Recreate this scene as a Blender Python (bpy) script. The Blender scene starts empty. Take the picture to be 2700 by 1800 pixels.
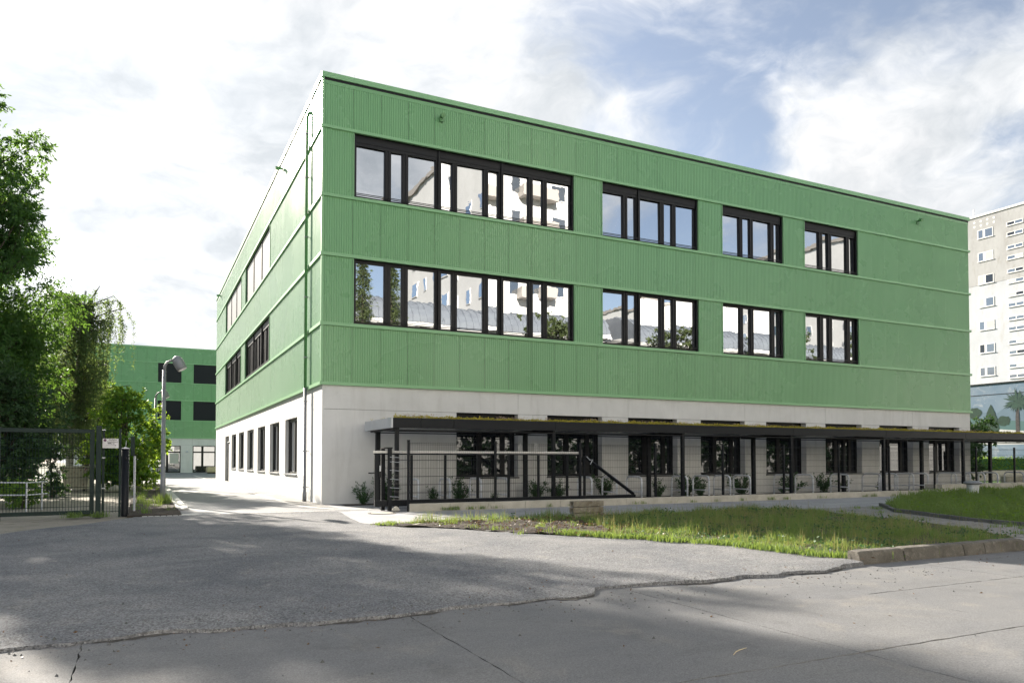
import bpy, math, random
import numpy as np
from mathutils import Vector

random.seed(7)
rng = np.random.default_rng(11)
R = math.radians
scene = bpy.context.scene
col = scene.collection

# ------------------------------------------------------------------ camera
cam_d = bpy.data.cameras.new('camera')
cam = bpy.data.objects.new('camera', cam_d)
col.objects.link(cam)
cam.location = (-5.4236, -25.5391, 1.5)
CAM = Vector(cam.location)
yaw, pitch = R(63.737), R(1.487)
fwd = Vector((math.cos(yaw) * math.cos(pitch), math.sin(yaw) * math.cos(pitch), math.sin(pitch)))
cam.rotation_euler = fwd.to_track_quat('-Z', 'Y').to_euler()
cam_d.sensor_width = 36
cam_d.lens = 1978.3 / 2700 * 36
cam_d.shift_y = (1161.0 - 900.0) / 2700
cam_d.clip_end = 2000
scene.camera = cam

# ------------------------------------------------------------------ sun, sky, exposure
AZ, EL = R(108), R(25)
SUN = Vector((math.cos(EL) * math.cos(AZ), math.cos(EL) * math.sin(AZ), math.sin(EL)))
sd = bpy.data.lights.new('sun', 'SUN')
sd.energy = 2.4
sd.angle = R(0.6)
sd.color = (1.0, 0.91, 0.79)
sun = bpy.data.objects.new('sun', sd)
sun.rotation_euler = (-SUN).to_track_quat('-Z', 'Y').to_euler()
sun.location = (-20, 60, 40)
col.objects.link(sun)

scene.view_settings.view_transform = 'Standard'
scene.view_settings.look = 'None'
scene.view_settings.gamma = 1
scene.view_settings.use_curve_mapping = False
scene.view_settings.exposure = 2.75
scene.cycles.max_bounces = 8
scene.cycles.diffuse_bounces = 4
scene.cycles.glossy_bounces = 4
scene.cycles.transmission_bounces = 4
scene.cycles.transparent_max_bounces = 8
scene.cycles.caustics_reflective = False
scene.cycles.caustics_refractive = False
scene.cycles.sample_clamp_indirect = 6
scene.cycles.use_denoising = True

world = bpy.data.worlds.new('World')
scene.world = world
world.use_nodes = True


class NT:
    """small helper round a node tree"""
    def __init__(s, tree):
        s.t = tree
        s.n = tree.nodes
        s.n.clear()

    def add(s, typ, ins=None, **props):
        nd = s.n.new(typ)
        for k, v in props.items():
            setattr(nd, k, v)
        for k, v in (ins or {}).items():
            s.set(nd, k, v)
        return nd

    def set(s, nd, k, v):
        sock = nd.inputs[k]
        if isinstance(v, bpy.types.NodeSocket):
            s.t.links.new(v, sock)
        elif isinstance(v, bpy.types.Node):
            s.t.links.new(v.outputs[0], sock)
        else:
            sock.default_value = v

    def math(s, op, a, b=0.0, clamp=False, c=None):
        ins = {0: a, 1: b}
        if c is not None:
            ins[2] = c
        return s.add('ShaderNodeMath', ins, operation=op, use_clamp=clamp).outputs[0]

    def vmath(s, op, a, b=None):
        ins = {0: a}
        if b is not None:
            ins[1] = b
        nd = s.add('ShaderNodeVectorMath', ins, operation=op)
        return nd.outputs['Value'] if op == 'DOT_PRODUCT' else nd.outputs['Vector']

    def mix(s, f, a, b, blend='MIX'):
        nd = s.add('ShaderNodeMix', None, data_type='RGBA', blend_type=blend)
        s.set(nd, 0, f)
        s.set(nd, 6, a)
        s.set(nd, 7, b)
        return nd.outputs[2]

    def remap(s, v, a, b, c=0.0, d=1.0, smooth=False):
        nd = s.add('ShaderNodeMapRange', {0: v, 1: a, 2: b, 3: c, 4: d})
        if smooth:
            nd.interpolation_type = 'SMOOTHSTEP'
        return nd.outputs[0]

    def noise(s, vec, scale, detail=4, rough=0.55, dist=0.0):
        return s.add('ShaderNodeTexNoise', {'Vector': vec, 'Scale': scale, 'Detail': detail,
                                            'Roughness': rough, 'Distortion': dist}).outputs[0]


def rgba(c):
    return (c[0], c[1], c[2], 1.0)


CLOUD_SEED = 7.9


def build_world():
    t = NT(world.node_tree)
    sky = t.add('ShaderNodeTexSky', sky_type='NISHITA', sun_disc=False)
    sky.sun_elevation = EL
    sky.sun_rotation = math.pi / 2 - AZ
    sky.air_density = 1.0
    sky.dust_density = 1.0
    sky.ozone_density = 2.2
    sky.altitude = 200
    d = t.add('ShaderNodeTexCoord').outputs['Generated']
    d = t.vmath('NORMALIZE', d)
    sep = t.add('ShaderNodeSeparateXYZ', {0: d})
    z = t.math('MAXIMUM', sep.outputs[2], 0.0)
    k = t.math('DIVIDE', 1.0, t.math('ADD', z, 0.22))
    px = t.math('MULTIPLY', sep.outputs[0], k)
    py = t.math('MULTIPLY', sep.outputs[1], k)
    p = t.add('ShaderNodeCombineXYZ', {0: px, 1: py, 2: CLOUD_SEED}).outputs[0]
    sdot = t.vmath('DOT_PRODUCT', d, tuple(SUN))
    warp = t.add('ShaderNodeTexNoise', {'Vector': p, 'Scale': 1.7, 'Detail': 4.0, 'Roughness': 0.5}).outputs['Color']
    pw = t.vmath('ADD', p, t.vmath('MULTIPLY', t.vmath('SUBTRACT', warp, (0.5, 0.5, 0.5)), (0.55, 0.55, 0.55)))
    big = t.noise(pw, 1.25, 10, 0.56, 0.0)
    puff = t.noise(pw, 4.6, 9, 0.60, 0.0)
    near = t.remap(sdot, 0.70, 0.97, 0.0, 1.0, True)
    cov = t.math('ADD', big, t.math('MULTIPLY', near, 0.17))
    cov = t.math('ADD', cov, t.math('MULTIPLY', t.math('SUBTRACT', puff, 0.5), 0.16))
    mask = t.remap(cov, 0.44, 0.60, 0.0, 1.0, True)
    # self shading: a second look at the cloud a little towards the sun
    off = t.vmath('ADD', pw, (-0.10 * 0.9, 0.10 * 3.0 * 0.9, 0.0))
    puff2 = t.noise(off, 4.6, 9, 0.60, 0.0)
    rel = t.math('SUBTRACT', puff, puff2)
    lum = t.remap(rel, -0.22, 0.22, 0.112, 0.166)
    core = t.remap(cov, 0.55, 0.85, 1.06, 0.86)
    lum = t.math('MULTIPLY', lum, core)
    glow = t.math('POWER', t.math('MAXIMUM', sdot, 0.0), 9.0)
    lum = t.math('ADD', lum, t.math('MULTIPLY', glow, 0.045))
    ctint = t.mix(t.remap(rel, -0.2, 0.15), (0.90, 0.95, 1.0, 1), (0.985, 0.99, 1.0, 1))
    cl = t.mix(1.0, ctint, t.add('ShaderNodeCombineXYZ', {0: lum, 1: lum, 2: lum}).outputs[0], 'MULTIPLY')
    soft = t.add('ShaderNodeHueSaturation', {'Saturation': 0.68, 'Value': 0.54, 'Color': sky.outputs[0]})
    bgsky = t.add('ShaderNodeBackground', {'Color': soft.outputs[0], 'Strength': 0.05})
    bgcl = t.add('ShaderNodeBackground', {'Color': cl, 'Strength': 1.0})
    m = t.add('ShaderNodeMixShader', {0: mask, 1: bgsky.outputs[0], 2: bgcl.outputs[0]})
    t.add('ShaderNodeOutputWorld', {0: m.outputs[0]})


build_world()

# ------------------------------------------------------------------ materials
M = {}


def new_mat(name):
    m = bpy.data.materials.new(name)
    m.use_nodes = True
    M[name] = m
    return m, NT(m.node_tree)


def mat(name, c1, c2=None, rough=0.7, nscale=1.0, contrast=(0.35, 0.65), c3=None, fine=40.0, fine_amt=0.0,
        bump=0.0, bscale=60.0, bdist=0.01, metal=0.0, spec=0.5, stretch=(1, 1, 1), rough_var=0.0, coat=0.0):
    m, t = new_mat(name)
    pos = t.add('ShaderNodeNewGeometry').outputs['Position']
    if stretch != (1, 1, 1):
        pos = t.vmath('MULTIPLY', pos, stretch)
    b = t.add('ShaderNodeBsdfPrincipled', {'Roughness': rough, 'Metallic': metal, 'Specular IOR Level': spec})
    if coat:
        t.set(b, 'Coat Weight', coat)
    base = None
    if c2 is None:
        t.set(b, 'Base Color', rgba(c1))
        base = rgba(c1)
    else:
        n = t.noise(pos, nscale, 6, 0.6, 0.2)
        base = t.mix(t.remap(n, *contrast), rgba(c1), rgba(c2))
        if c3 is not None:
            n2 = t.noise(pos, nscale * 3.3, 5, 0.65, 0.5)
            base = t.mix(t.remap(n2, 0.55, 0.72), base, rgba(c3))
        if rough_var:
            t.set(b, 'Roughness', t.remap(n, 0.3, 0.7, rough - rough_var, rough + rough_var))
    if fine_amt:
        f = t.noise(pos, fine, 3, 0.7)
        v = t.remap(f, 0.25, 0.75, 1 - fine_amt, 1 + fine_amt)
        base = t.mix(1.0, base, t.add('ShaderNodeCombineXYZ', {0: v, 1: v, 2: v}).outputs[0], 'MULTIPLY')
    t.set(b, 'Base Color', base)
    if bump:
        h = t.noise(pos, bscale, 4, 0.65)
        t.set(b, 'Normal', t.add('ShaderNodeBump', {'Strength': bump, 'Distance': bdist, 'Height': h}).outputs[0])
    t.add('ShaderNodeOutputMaterial', {0: b.outputs[0]})
    return m


def mat_cladding():
    m, t = new_mat('green_paint')
    pos = t.add('ShaderNodeNewGeometry').outputs['Position']
    rnd = t.add('ShaderNodeObjectInfo').outputs['Random']
    c = t.mix(rnd, (0.160, 0.352, 0.163, 1), (0.172, 0.370, 0.176, 1))
    ps = t.vmath('MULTIPLY', pos, (5.0, 5.0, 0.22))
    s1 = t.noise(ps, 1.0, 6, 0.65, 0.2)
    c = t.mix(t.remap(s1, 0.52, 0.75, 0.0, 0.30), c, (0.130, 0.285, 0.132, 1))
    n = t.noise(pos, 0.35, 5, 0.6, 0.3)
    c = t.mix(t.remap(n, 0.45, 0.7, 0.0, 0.25), c, (0.188, 0.395, 0.192, 1))
    bm = t.add('ShaderNodeBump', {'Strength': 0.015, 'Distance': 0.02, 'Height': t.noise(pos, 1.2, 2, 0.5)}).outputs[0]
    b = t.add('ShaderNodeBsdfPrincipled', {'Base Color': c, 'Normal': bm, 'Specular IOR Level': 0.5,
                                           'Sheen Weight': 0.85, 'Sheen Roughness': 0.22, 'Sheen Tint': (0.94, 1.0, 0.97, 1.0),
                                           'Roughness': t.remap(n, 0.3, 0.7, 0.24, 0.32)})
    t.add('ShaderNodeOutputMaterial', {0: b.outputs[0]})


mat_cladding()
mat('green_trim', (0.22, 0.44, 0.22), (0.21, 0.425, 0.212), rough=0.38, nscale=0.8)
mat('pipe_green', (0.10, 0.25, 0.10), rough=0.4)
mat('zinc', (0.24, 0.25, 0.265), (0.19, 0.20, 0.215), rough=0.5, metal=0.3, nscale=6)
mat('galvanised', (0.60, 0.62, 0.65), (0.48, 0.50, 0.53), rough=0.4, metal=0.3, nscale=9)
mat('rack_zinc', (0.74, 0.76, 0.79), (0.62, 0.64, 0.67), rough=0.35, metal=0.1, nscale=9)
mat('alu_panel', (0.55, 0.57, 0.60), (0.48, 0.50, 0.53), rough=0.4, metal=0.3, nscale=2)
def mat_concrete():
    m, t = new_mat('concrete_wall')
    pos = t.add('ShaderNodeNewGeometry').outputs['Position']
    n = t.noise(pos, 0.8, 7, 0.62, 0.4)
    c = t.mix(t.remap(n, 0.32, 0.68), (0.69, 0.69, 0.675, 1), (0.60, 0.60, 0.585, 1))
    ps = t.vmath('MULTIPLY', pos, (3.2, 3.2, 0.35))
    s1 = t.noise(ps, 1.0, 7, 0.66, 0.4)
    c = t.mix(t.remap(s1, 0.52, 0.74, 0.0, 0.42), c, (0.46, 0.45, 0.425, 1))
    n2 = t.noise(pos, 3.4, 6, 0.7, 0.6)
    c = t.mix(t.remap(n2, 0.58, 0.72, 0.0, 0.3), c, (0.52, 0.51, 0.49, 1))
    por = t.add('ShaderNodeTexVoronoi', {'Vector': pos, 'Scale': 16.0}).outputs['Distance']
    c = t.mix(t.remap(por, 0.0, 0.07, 0.35, 0.0), c, (0.3, 0.3, 0.29, 1))
    bm = t.add('ShaderNodeBump', {'Strength': 0.08, 'Distance': 0.01, 'Height': t.noise(pos, 25, 4, 0.65)}).outputs[0]
    b = t.add('ShaderNodeBsdfPrincipled', {'Base Color': c, 'Normal': bm, 'Roughness': 0.8})
    t.add('ShaderNodeOutputMaterial', {0: b.outputs[0]})


mat_concrete()
mat('concrete_block', (0.50, 0.47, 0.40), (0.38, 0.355, 0.295), rough=0.9, nscale=2.4, c3=(0.44, 0.42, 0.37),
    fine=60, fine_amt=0.12, bump=0.25, bscale=70, bdist=0.006)
mat('stained_block', (0.27, 0.25, 0.20), (0.12, 0.10, 0.07), rough=0.92, nscale=3.2, c3=(0.33, 0.31, 0.27), fine=60, fine_amt=0.2, bump=0.4,
    bscale=70, bdist=0.008)
mat('kerb_stone', (0.15, 0.138, 0.118), (0.085, 0.078, 0.066), rough=0.92, nscale=3.0, c3=(0.20, 0.185, 0.16),
    fine=70, fine_amt=0.35, bump=0.5, bscale=80, bdist=0.01)
mat('edging_stone', (0.12, 0.12, 0.12), (0.08, 0.085, 0.08), rough=0.9, nscale=4, fine=70, fine_amt=0.2, bump=0.4,
    bscale=80)
mat('white_kerb', (0.58, 0.57, 0.54), (0.46, 0.45, 0.43), rough=0.85, nscale=3.5, c3=(0.42, 0.40, 0.36), fine=60,
    fine_amt=0.06)
mat('anthracite', (0.0065, 0.0082, 0.0115), (0.008, 0.0098, 0.013), rough=0.45, nscale=2, spec=0.22)
mat('frame_dark', (0.007, 0.0075, 0.009), rough=0.45, spec=0.3)
mat('blind_dark', (0.018, 0.020, 0.026), rough=0.6, spec=0.2)
mat('blind_light', (0.46, 0.45, 0.44), rough=0.42, metal=0.3)
mat('gate_green', (0.005, 0.018, 0.016), (0.007, 0.023, 0.020), rough=0.5, nscale=3, spec=0.25)
mat('dark_core', (0.012, 0.012, 0.013), rough=0.9)
mat('roof_deck', (0.2, 0.2, 0.2), rough=0.9)
mat('rail_white', (0.62, 0.60, 0.56), rough=0.4)
mat('white_paint', (0.75, 0.74, 0.72), rough=0.5)
mat('soil', (0.060, 0.045, 0.032), (0.028, 0.022, 0.017), rough=0.95, nscale=3.0, c3=(0.10, 0.075, 0.05), fine=50,
    fine_amt=0.3, bump=0.9, bscale=26, bdist=0.05)
mat('seam_shade_soil', (0.05, 0.046, 0.04), (0.09, 0.083, 0.074), rough=0.95, nscale=5, fine=60, fine_amt=0.4, bump=0.8, bscale=40, bdist=0.02)  # soil tone that also paints the shadow under the asphalt lip
mat('turf_soil', (0.065, 0.07, 0.028), (0.05, 0.045, 0.026), rough=0.95, nscale=2.0, fine=50, fine_amt=0.3, bump=0.7,
    bscale=30, bdist=0.04)
mat('ground_earth', (0.10, 0.095, 0.06), (0.06, 0.075, 0.03), rough=0.95, nscale=0.35, fine=20, fine_amt=0.2)
mat('lawn_far', (0.05, 0.10, 0.02), (0.07, 0.13, 0.03), rough=0.95, nscale=1.2, fine=14, fine_amt=0.3, bump=0.8,
    bscale=20, bdist=0.05)
mat('sand_path', (0.30, 0.27, 0.22), (0.22, 0.20, 0.165), rough=0.95, nscale=1.1, c3=(0.12, 0.12, 0.06), fine=40,
    fine_amt=0.2, bump=0.5, bscale=35, bdist=0.02)
mat('bark', (0.075, 0.06, 0.045), (0.04, 0.032, 0.025), rough=0.95, nscale=9, bump=0.8, bscale=14, bdist=0.03)
mat('wood', (0.22, 0.15, 0.09), (0.15, 0.10, 0.06), rough=0.8, nscale=5)
mat('timber_pale', (0.50, 0.42, 0.27), (0.42, 0.35, 0.23), rough=0.7, nscale=4)
mat('skip_paint', (0.62, 0.60, 0.46), (0.52, 0.50, 0.38), rough=0.6, nscale=3.0, c3=(0.20, 0.12, 0.07), fine=30,
    fine_amt=0.1)
mat('sign_white', (0.72, 0.70, 0.70), rough=0.4)
mat('sign_purple', (0.11, 0.022, 0.10), rough=0.4)
mat('sign_blue', (0.02, 0.05, 0.22), rough=0.4)
mat('sign_red', (0.40, 0.03, 0.02), rough=0.4)
mat('ink', (0.03, 0.03, 0.035), rough=0.5)
mat('letter_white', (0.78, 0.80, 0.92), rough=0.4)
mat('curtain', (0.55, 0.55, 0.50), rough=0.8)
mat('tower_upper', (0.43, 0.435, 0.435), (0.37, 0.37, 0.37), rough=0.9, nscale=0.35, c3=(0.33, 0.325, 0.31), fine=2.0,
    fine_amt=0.08, stretch=(1, 1, 0.35))
mat('tower_lower', (0.52, 0.545, 0.58), (0.46, 0.48, 0.51), rough=0.9, nscale=0.3, c3=(0.46, 0.46, 0.46), fine=2.0,
    fine_amt=0.05, stretch=(1, 1, 0.35))
mat('render_white', (0.76, 0.755, 0.74), (0.69, 0.685, 0.67), rough=0.85, nscale=0.25, fine=1.5, fine_amt=0.05)
mat('balcony_grey', (0.40, 0.37, 0.34), rough=0.8)
mat('roof_metal', (0.165, 0.185, 0.21), (0.135, 0.15, 0.175), rough=0.55, nscale=1.5)
mat('mural_sky', (0.10, 0.16, 0.23), (0.15, 0.20, 0.26), rough=0.8, nscale=0.32, c3=(0.26, 0.29, 0.33))
mat('mural_hill', (0.08, 0.13, 0.18), (0.10, 0.155, 0.21), rough=0.8, nscale=0.6)
mat('mural_teal', (0.05, 0.115, 0.12), rough=0.8)
mat('mural_white', (0.45, 0.46, 0.47), rough=0.8)
mat('mural_green', (0.012, 0.045, 0.028), (0.008, 0.028, 0.018), rough=0.85, nscale=2.5)
mat('mural_leaf', (0.02, 0.06, 0.042), (0.013, 0.04, 0.03), rough=0.85, nscale=4)
mat('mural_trunk', (0.06, 0.055, 0.055), (0.02, 0.02, 0.024), rough=0.85, nscale=5)
mat('hedge_green', (0.035, 0.12, 0.035), rough=0.9)
mat('car_dark', (0.03, 0.035, 0.045), rough=0.25, coat=0.6)
mat('rubber', (0.02, 0.02, 0.02), rough=0.8)


def mat_leaf(name, ca, cb, trans, tf=0.45, rough=0.55):
    m, t = new_mat(name)
    g = t.add('ShaderNodeNewGeometry')
    r = g.outputs['Random Per Island']
    c = t.mix(r, rgba(ca), rgba(cb))
    tc = t.mix(r, rgba(trans), rgba(tuple(x * 0.65 for x in trans)))
    b = t.add('ShaderNodeBsdfPrincipled', {'Base Color': c, 'Roughness': rough, 'Specular IOR Level': 0.35})
    tr = t.add('ShaderNodeBsdfTranslucent', {'Color': tc})
    mx = t.add('ShaderNodeMixShader', {0: tf, 1: b.outputs[0], 2: tr.outputs[0]})
    t.add('ShaderNodeOutputMaterial', {0: mx.outputs[0]})


mat_leaf('leaf_ash', (0.035, 0.085, 0.028), (0.06, 0.13, 0.04), (0.18, 0.33, 0.04))
mat_leaf('leaf_birch', (0.065, 0.105, 0.06), (0.11, 0.155, 0.08), (0.26, 0.36, 0.09))
mat_leaf('leaf_shrub', (0.045, 0.12, 0.025), (0.075, 0.17, 0.035), (0.42, 0.60, 0.05))
mat_leaf('leaf_dark', (0.022, 0.055, 0.022), (0.035, 0.08, 0.028), (0.08, 0.16, 0.03), 0.35)
mat_leaf('leaf_conifer', (0.06, 0.085, 0.03), (0.09, 0.115, 0.04), (0.12, 0.16, 0.03), 0.25)
mat_leaf('leaf_wallshrub', (0.035, 0.085, 0.035), (0.075, 0.15, 0.055), (0.08, 0.18, 0.05), 0.3)
mat_leaf('grass', (0.07, 0.155, 0.04), (0.18, 0.26, 0.08), (0.32, 0.42, 0.07), 0.4)
mat_leaf('grass_dry', (0.20, 0.19, 0.08), (0.30, 0.26, 0.12), (0.42, 0.38, 0.14), 0.4)
mat_leaf('sedum', (0.38, 0.36, 0.05), (0.58, 0.46, 0.07), (0.65, 0.52, 0.06), 0.35)
mat_leaf('sedum_flower', (0.55, 0.42, 0.42), (0.50, 0.34, 0.22), (0.5, 0.4, 0.3), 0.3)
mat_leaf('litter', (0.16, 0.10, 0.055), (0.09, 0.055, 0.035), (0.2, 0.12, 0.05), 0.2)


def mat_glass(name, refl, tint=(0.93, 0.96, 1.0), wave=0.10, dark=(0.012, 0.014, 0.017)):
    m, t = new_mat(name)
    pos = t.add('ShaderNodeNewGeometry').outputs['Position']
    h = t.noise(pos, 0.75, 3, 0.5, 0.6)
    bm = t.add('ShaderNodeBump', {'Strength': wave, 'Distance': 0.08, 'Height': h}).outputs[0]
    b = t.add('ShaderNodeBsdfPrincipled', {'Base Color': rgba(dark), 'Roughness': 0.25, 'Specular IOR Level': 0.0})
    gl = t.add('ShaderNodeBsdfGlossy', {'Color': rgba(tint), 'Roughness': 0.0, 'Normal': bm})
    fr = t.add('ShaderNodeFresnel', {'IOR': 1.5}).outputs[0]
    f = t.math('ADD', t.math('MULTIPLY', fr, 1.0 - refl), refl, True)
    mx = t.add('ShaderNodeMixShader', {0: f, 1: b.outputs[0], 2: gl.outputs[0]})
    t.add('ShaderNodeOutputMaterial', {0: mx.outputs[0]})


mat_glass('glass_upper', 0.6, wave=0.022)
mat_glass('glass_ground', 0.03, wave=0.012)
mat_glass('glass_far', 0.25, wave=0.012)
mat_glass('glass_tower', 0.3, tint=(0.85, 0.90, 0.95), wave=0.02, dark=(0.03, 0.035, 0.04))


def mat_asphalt():
    m, t = new_mat('asphalt')
    pos = t.add('ShaderNodeNewGeometry').outputs['Position']
    n = t.noise(pos, 0.55, 7, 0.66, 0.6)
    c = t.mix(t.remap(n, 0.36, 0.64), (0.124, 0.130, 0.142, 1), (0.207, 0.207, 0.208, 1))
    n2 = t.noise(pos, 2.1, 5, 0.7, 0.3)
    c = t.mix(t.remap(n2, 0.56, 0.74, 0, 0.7), c, (0.26, 0.25, 0.23, 1))
    vo = t.add('ShaderNodeTexVoronoi', {'Vector': pos, 'Scale': 62.0, 'Randomness': 1.0})
    st = t.remap(vo.outputs['Color'], 0.0, 1.0, 0.42, 1.72)
    c = t.mix(1.0, c, t.add('ShaderNodeCombineXYZ', {0: st, 1: st, 2: st}).outputs[0], 'MULTIPLY')
    h1 = t.math('MULTIPLY', vo.outputs['Distance'], -1.0)
    h2 = t.noise(pos, 22, 4, 0.7)
    h = t.math('ADD', h1, t.math('MULTIPLY', h2, 1.2))
    bm = t.add('ShaderNodeBump', {'Strength': 0.85, 'Distance': 0.016, 'Height': h}).outputs[0]
    b = t.add('ShaderNodeBsdfPrincipled', {'Base Color': c, 'Roughness': 0.85, 'Normal': bm,
                                           'Specular IOR Level': 0.35})
    t.add('ShaderNodeOutputMaterial', {0: b.outputs[0]})


def mat_road():
    m, t = new_mat('road_concrete')
    pos = t.add('ShaderNodeNewGeometry').outputs['Position']
    n = t.noise(pos, 0.5, 6, 0.6, 0.3)
    c = t.mix(t.remap(n, 0.33, 0.67), (0.136, 0.140, 0.148, 1), (0.178, 0.178, 0.176, 1))
    # tyre-worn long streaks along the road
    ps = t.vmath('MULTIPLY', pos, (0.25, 2.2, 1.0))
    s = t.noise(ps, 1.0, 5, 0.6, 0.2)
    c = t.mix(t.remap(s, 0.5, 0.72, 0, 0.55), c, (0.118, 0.120, 0.125, 1))
    st2 = t.noise(pos, 1.7, 7, 0.7, 0.8)
    c = t.mix(t.remap(st2, 0.54, 0.70, 0, 0.5), c, (0.095, 0.095, 0.097, 1))
    st3 = t.noise(t.vmath('ADD', pos, (31.0, 7.0, 0.0)), 0.9, 7, 0.68, 0.6)
    c = t.mix(t.remap(st3, 0.55, 0.72, 0, 0.6), c, (0.24, 0.225, 0.20, 1))
    sp = t.noise(pos, 90, 2, 0.8)
    v = t.remap(sp, 0.3, 0.72, 0.62, 1.42)
    c = t.mix(1.0, c, t.add('ShaderNodeCombineXYZ', {0: v, 1: v, 2: v}).outputs[0], 'MULTIPLY')
    pit = t.add('ShaderNodeTexVoronoi', {'Vector': pos, 'Scale': 14.0}).outputs['Distance']
    c = t.mix(t.remap(pit, 0.0, 0.09, 0.6, 0.0), c, (0.05, 0.05, 0.05, 1))
    h = t.noise(pos, 70, 4, 0.75)
    bm = t.add('ShaderNodeBump', {'Strength': 0.45, 'Distance': 0.008, 'Height': h}).outputs[0]
    b = t.add('ShaderNodeBsdfPrincipled', {'Base Color': c, 'Roughness': 0.82, 'Normal': bm,
                                           'Specular IOR Level': 0.35})
    t.add('ShaderNodeOutputMaterial', {0: b.outputs[0]})


def mat_pavers(name, ca, cb, mortar, w, h, rot=0.0, bumpst=0.5):
    m, t = new_mat(name)
    pos = t.add('ShaderNodeNewGeometry').outputs['Position']
    mp = t.add('ShaderNodeMapping', {'Vector': pos})
    mp.inputs['Rotation'].default_value = (0, 0, rot)
    br = t.add('ShaderNodeTexBrick', {'Vector': mp.outputs[0], 'Color1': rgba(ca), 'Color2': rgba(cb),
                                      'Mortar': rgba(mortar), 'Scale': 1.0, 'Mortar Size': 0.008,
                                      'Mortar Smooth': 0.2, 'Bias': 0.0, 'Brick Width': w, 'Row Height': h})
    n = t.noise(pos, 0.8, 6, 0.65, 0.4)
    v = t.remap(n, 0.3, 0.7, 0.8, 1.15)
    f = t.noise(pos, 60, 3, 0.7)
    v = t.math('MULTIPLY', v, t.remap(f, 0.3, 0.7, 0.88, 1.12))
    c = t.mix(1.0, br.outputs['Color'], t.add('ShaderNodeCombineXYZ', {0: v, 1: v, 2: v}).outputs[0], 'MULTIPLY')
    bm = t.add('ShaderNodeBump', {'Strength': bumpst, 'Distance': 0.01,
                                  'Height': t.math('SUBTRACT', t.math('MULTIPLY', f, 0.2), br.outputs['Fac'])}).outputs[0]
    b = t.add('ShaderNodeBsdfPrincipled', {'Base Color': c, 'Roughness': 0.85, 'Normal': bm})
    t.add('ShaderNodeOutputMaterial', {0: b.outputs[0]})


mat_asphalt()
mat_road()
mat_pavers('pavers_walk', (0.33, 0.335, 0.345), (0.30, 0.305, 0.315), (0.26, 0.26, 0.25), 0.24, 0.12)
mat_pavers('pavers_yard', (0.24, 0.245, 0.255), (0.21, 0.215, 0.225), (0.11, 0.11, 0.11), 0.24, 0.16)
mat_pavers('pavers_strip', (0.27, 0.26, 0.24), (0.24, 0.23, 0.215), (0.15, 0.15, 0.14), 0.24, 0.12, R(90))
mat_pavers('pavers_path', (0.25, 0.245, 0.235), (0.21, 0.205, 0.195), (0.06, 0.065, 0.04), 0.24, 0.12, R(-20))
mat('paver_piece', (0.26, 0.255, 0.245), (0.20, 0.195, 0.185), rough=0.9, nscale=2.2, fine=60, fine_amt=0.15, bump=0.4,
    bscale=70, bdist=0.006)

# ------------------------------------------------------------------ object helpers
ORG = {}


def tag(o, label=None, cat=None, group=None, kind=None):
    if label:
        o['label'] = label
    if cat:
        o['category'] = cat
    if group:
        o['group'] = group
    if kind:
        o['kind'] = kind
    return o


def empty(name, loc, label, cat, group=None):
    o = bpy.data.objects.new(name, None)
    o.empty_display_size = 0.3
    o.location = loc
    col.objects.link(o)
    ORG[o.name] = Vector(loc)
    return tag(o, label, cat, group)


def mesh_np(name, v, f, m, smooth=False):
    """v (N,3), f (K,n) arrays"""
    me = bpy.data.meshes.new(name)
    v = np.asarray(v, dtype=np.float32)
    f = np.asarray(f, dtype=np.int32)
    k, n = f.shape
    me.vertices.add(len(v))
    me.vertices.foreach_set('co', v.ravel())
    me.loops.add(k * n)
    me.loops.foreach_set('vertex_index', f.ravel())
    me.polygons.add(k)
    me.polygons.foreach_set('loop_start', np.arange(0, k * n, n, dtype=np.int32))
    me.polygons.foreach_set('loop_total', np.full(k, n, dtype=np.int32))
    me.polygons.foreach_set('use_smooth', np.full(k, smooth, dtype=bool))
    me.update(calc_edges=True)
    me.materials.append(M[m])
    return me


def link(name, me, parent=None, org=None):
    o = bpy.data.objects.new(name, me)
    col.objects.link(o)
    if parent is not None:
        o.parent = parent
        ORG[o.name] = ORG[parent.name]
    else:
        ORG[o.name] = Vector(org) if org is not None else Vector((0, 0, 0))
        o.location = ORG[o.name]
    return o


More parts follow.
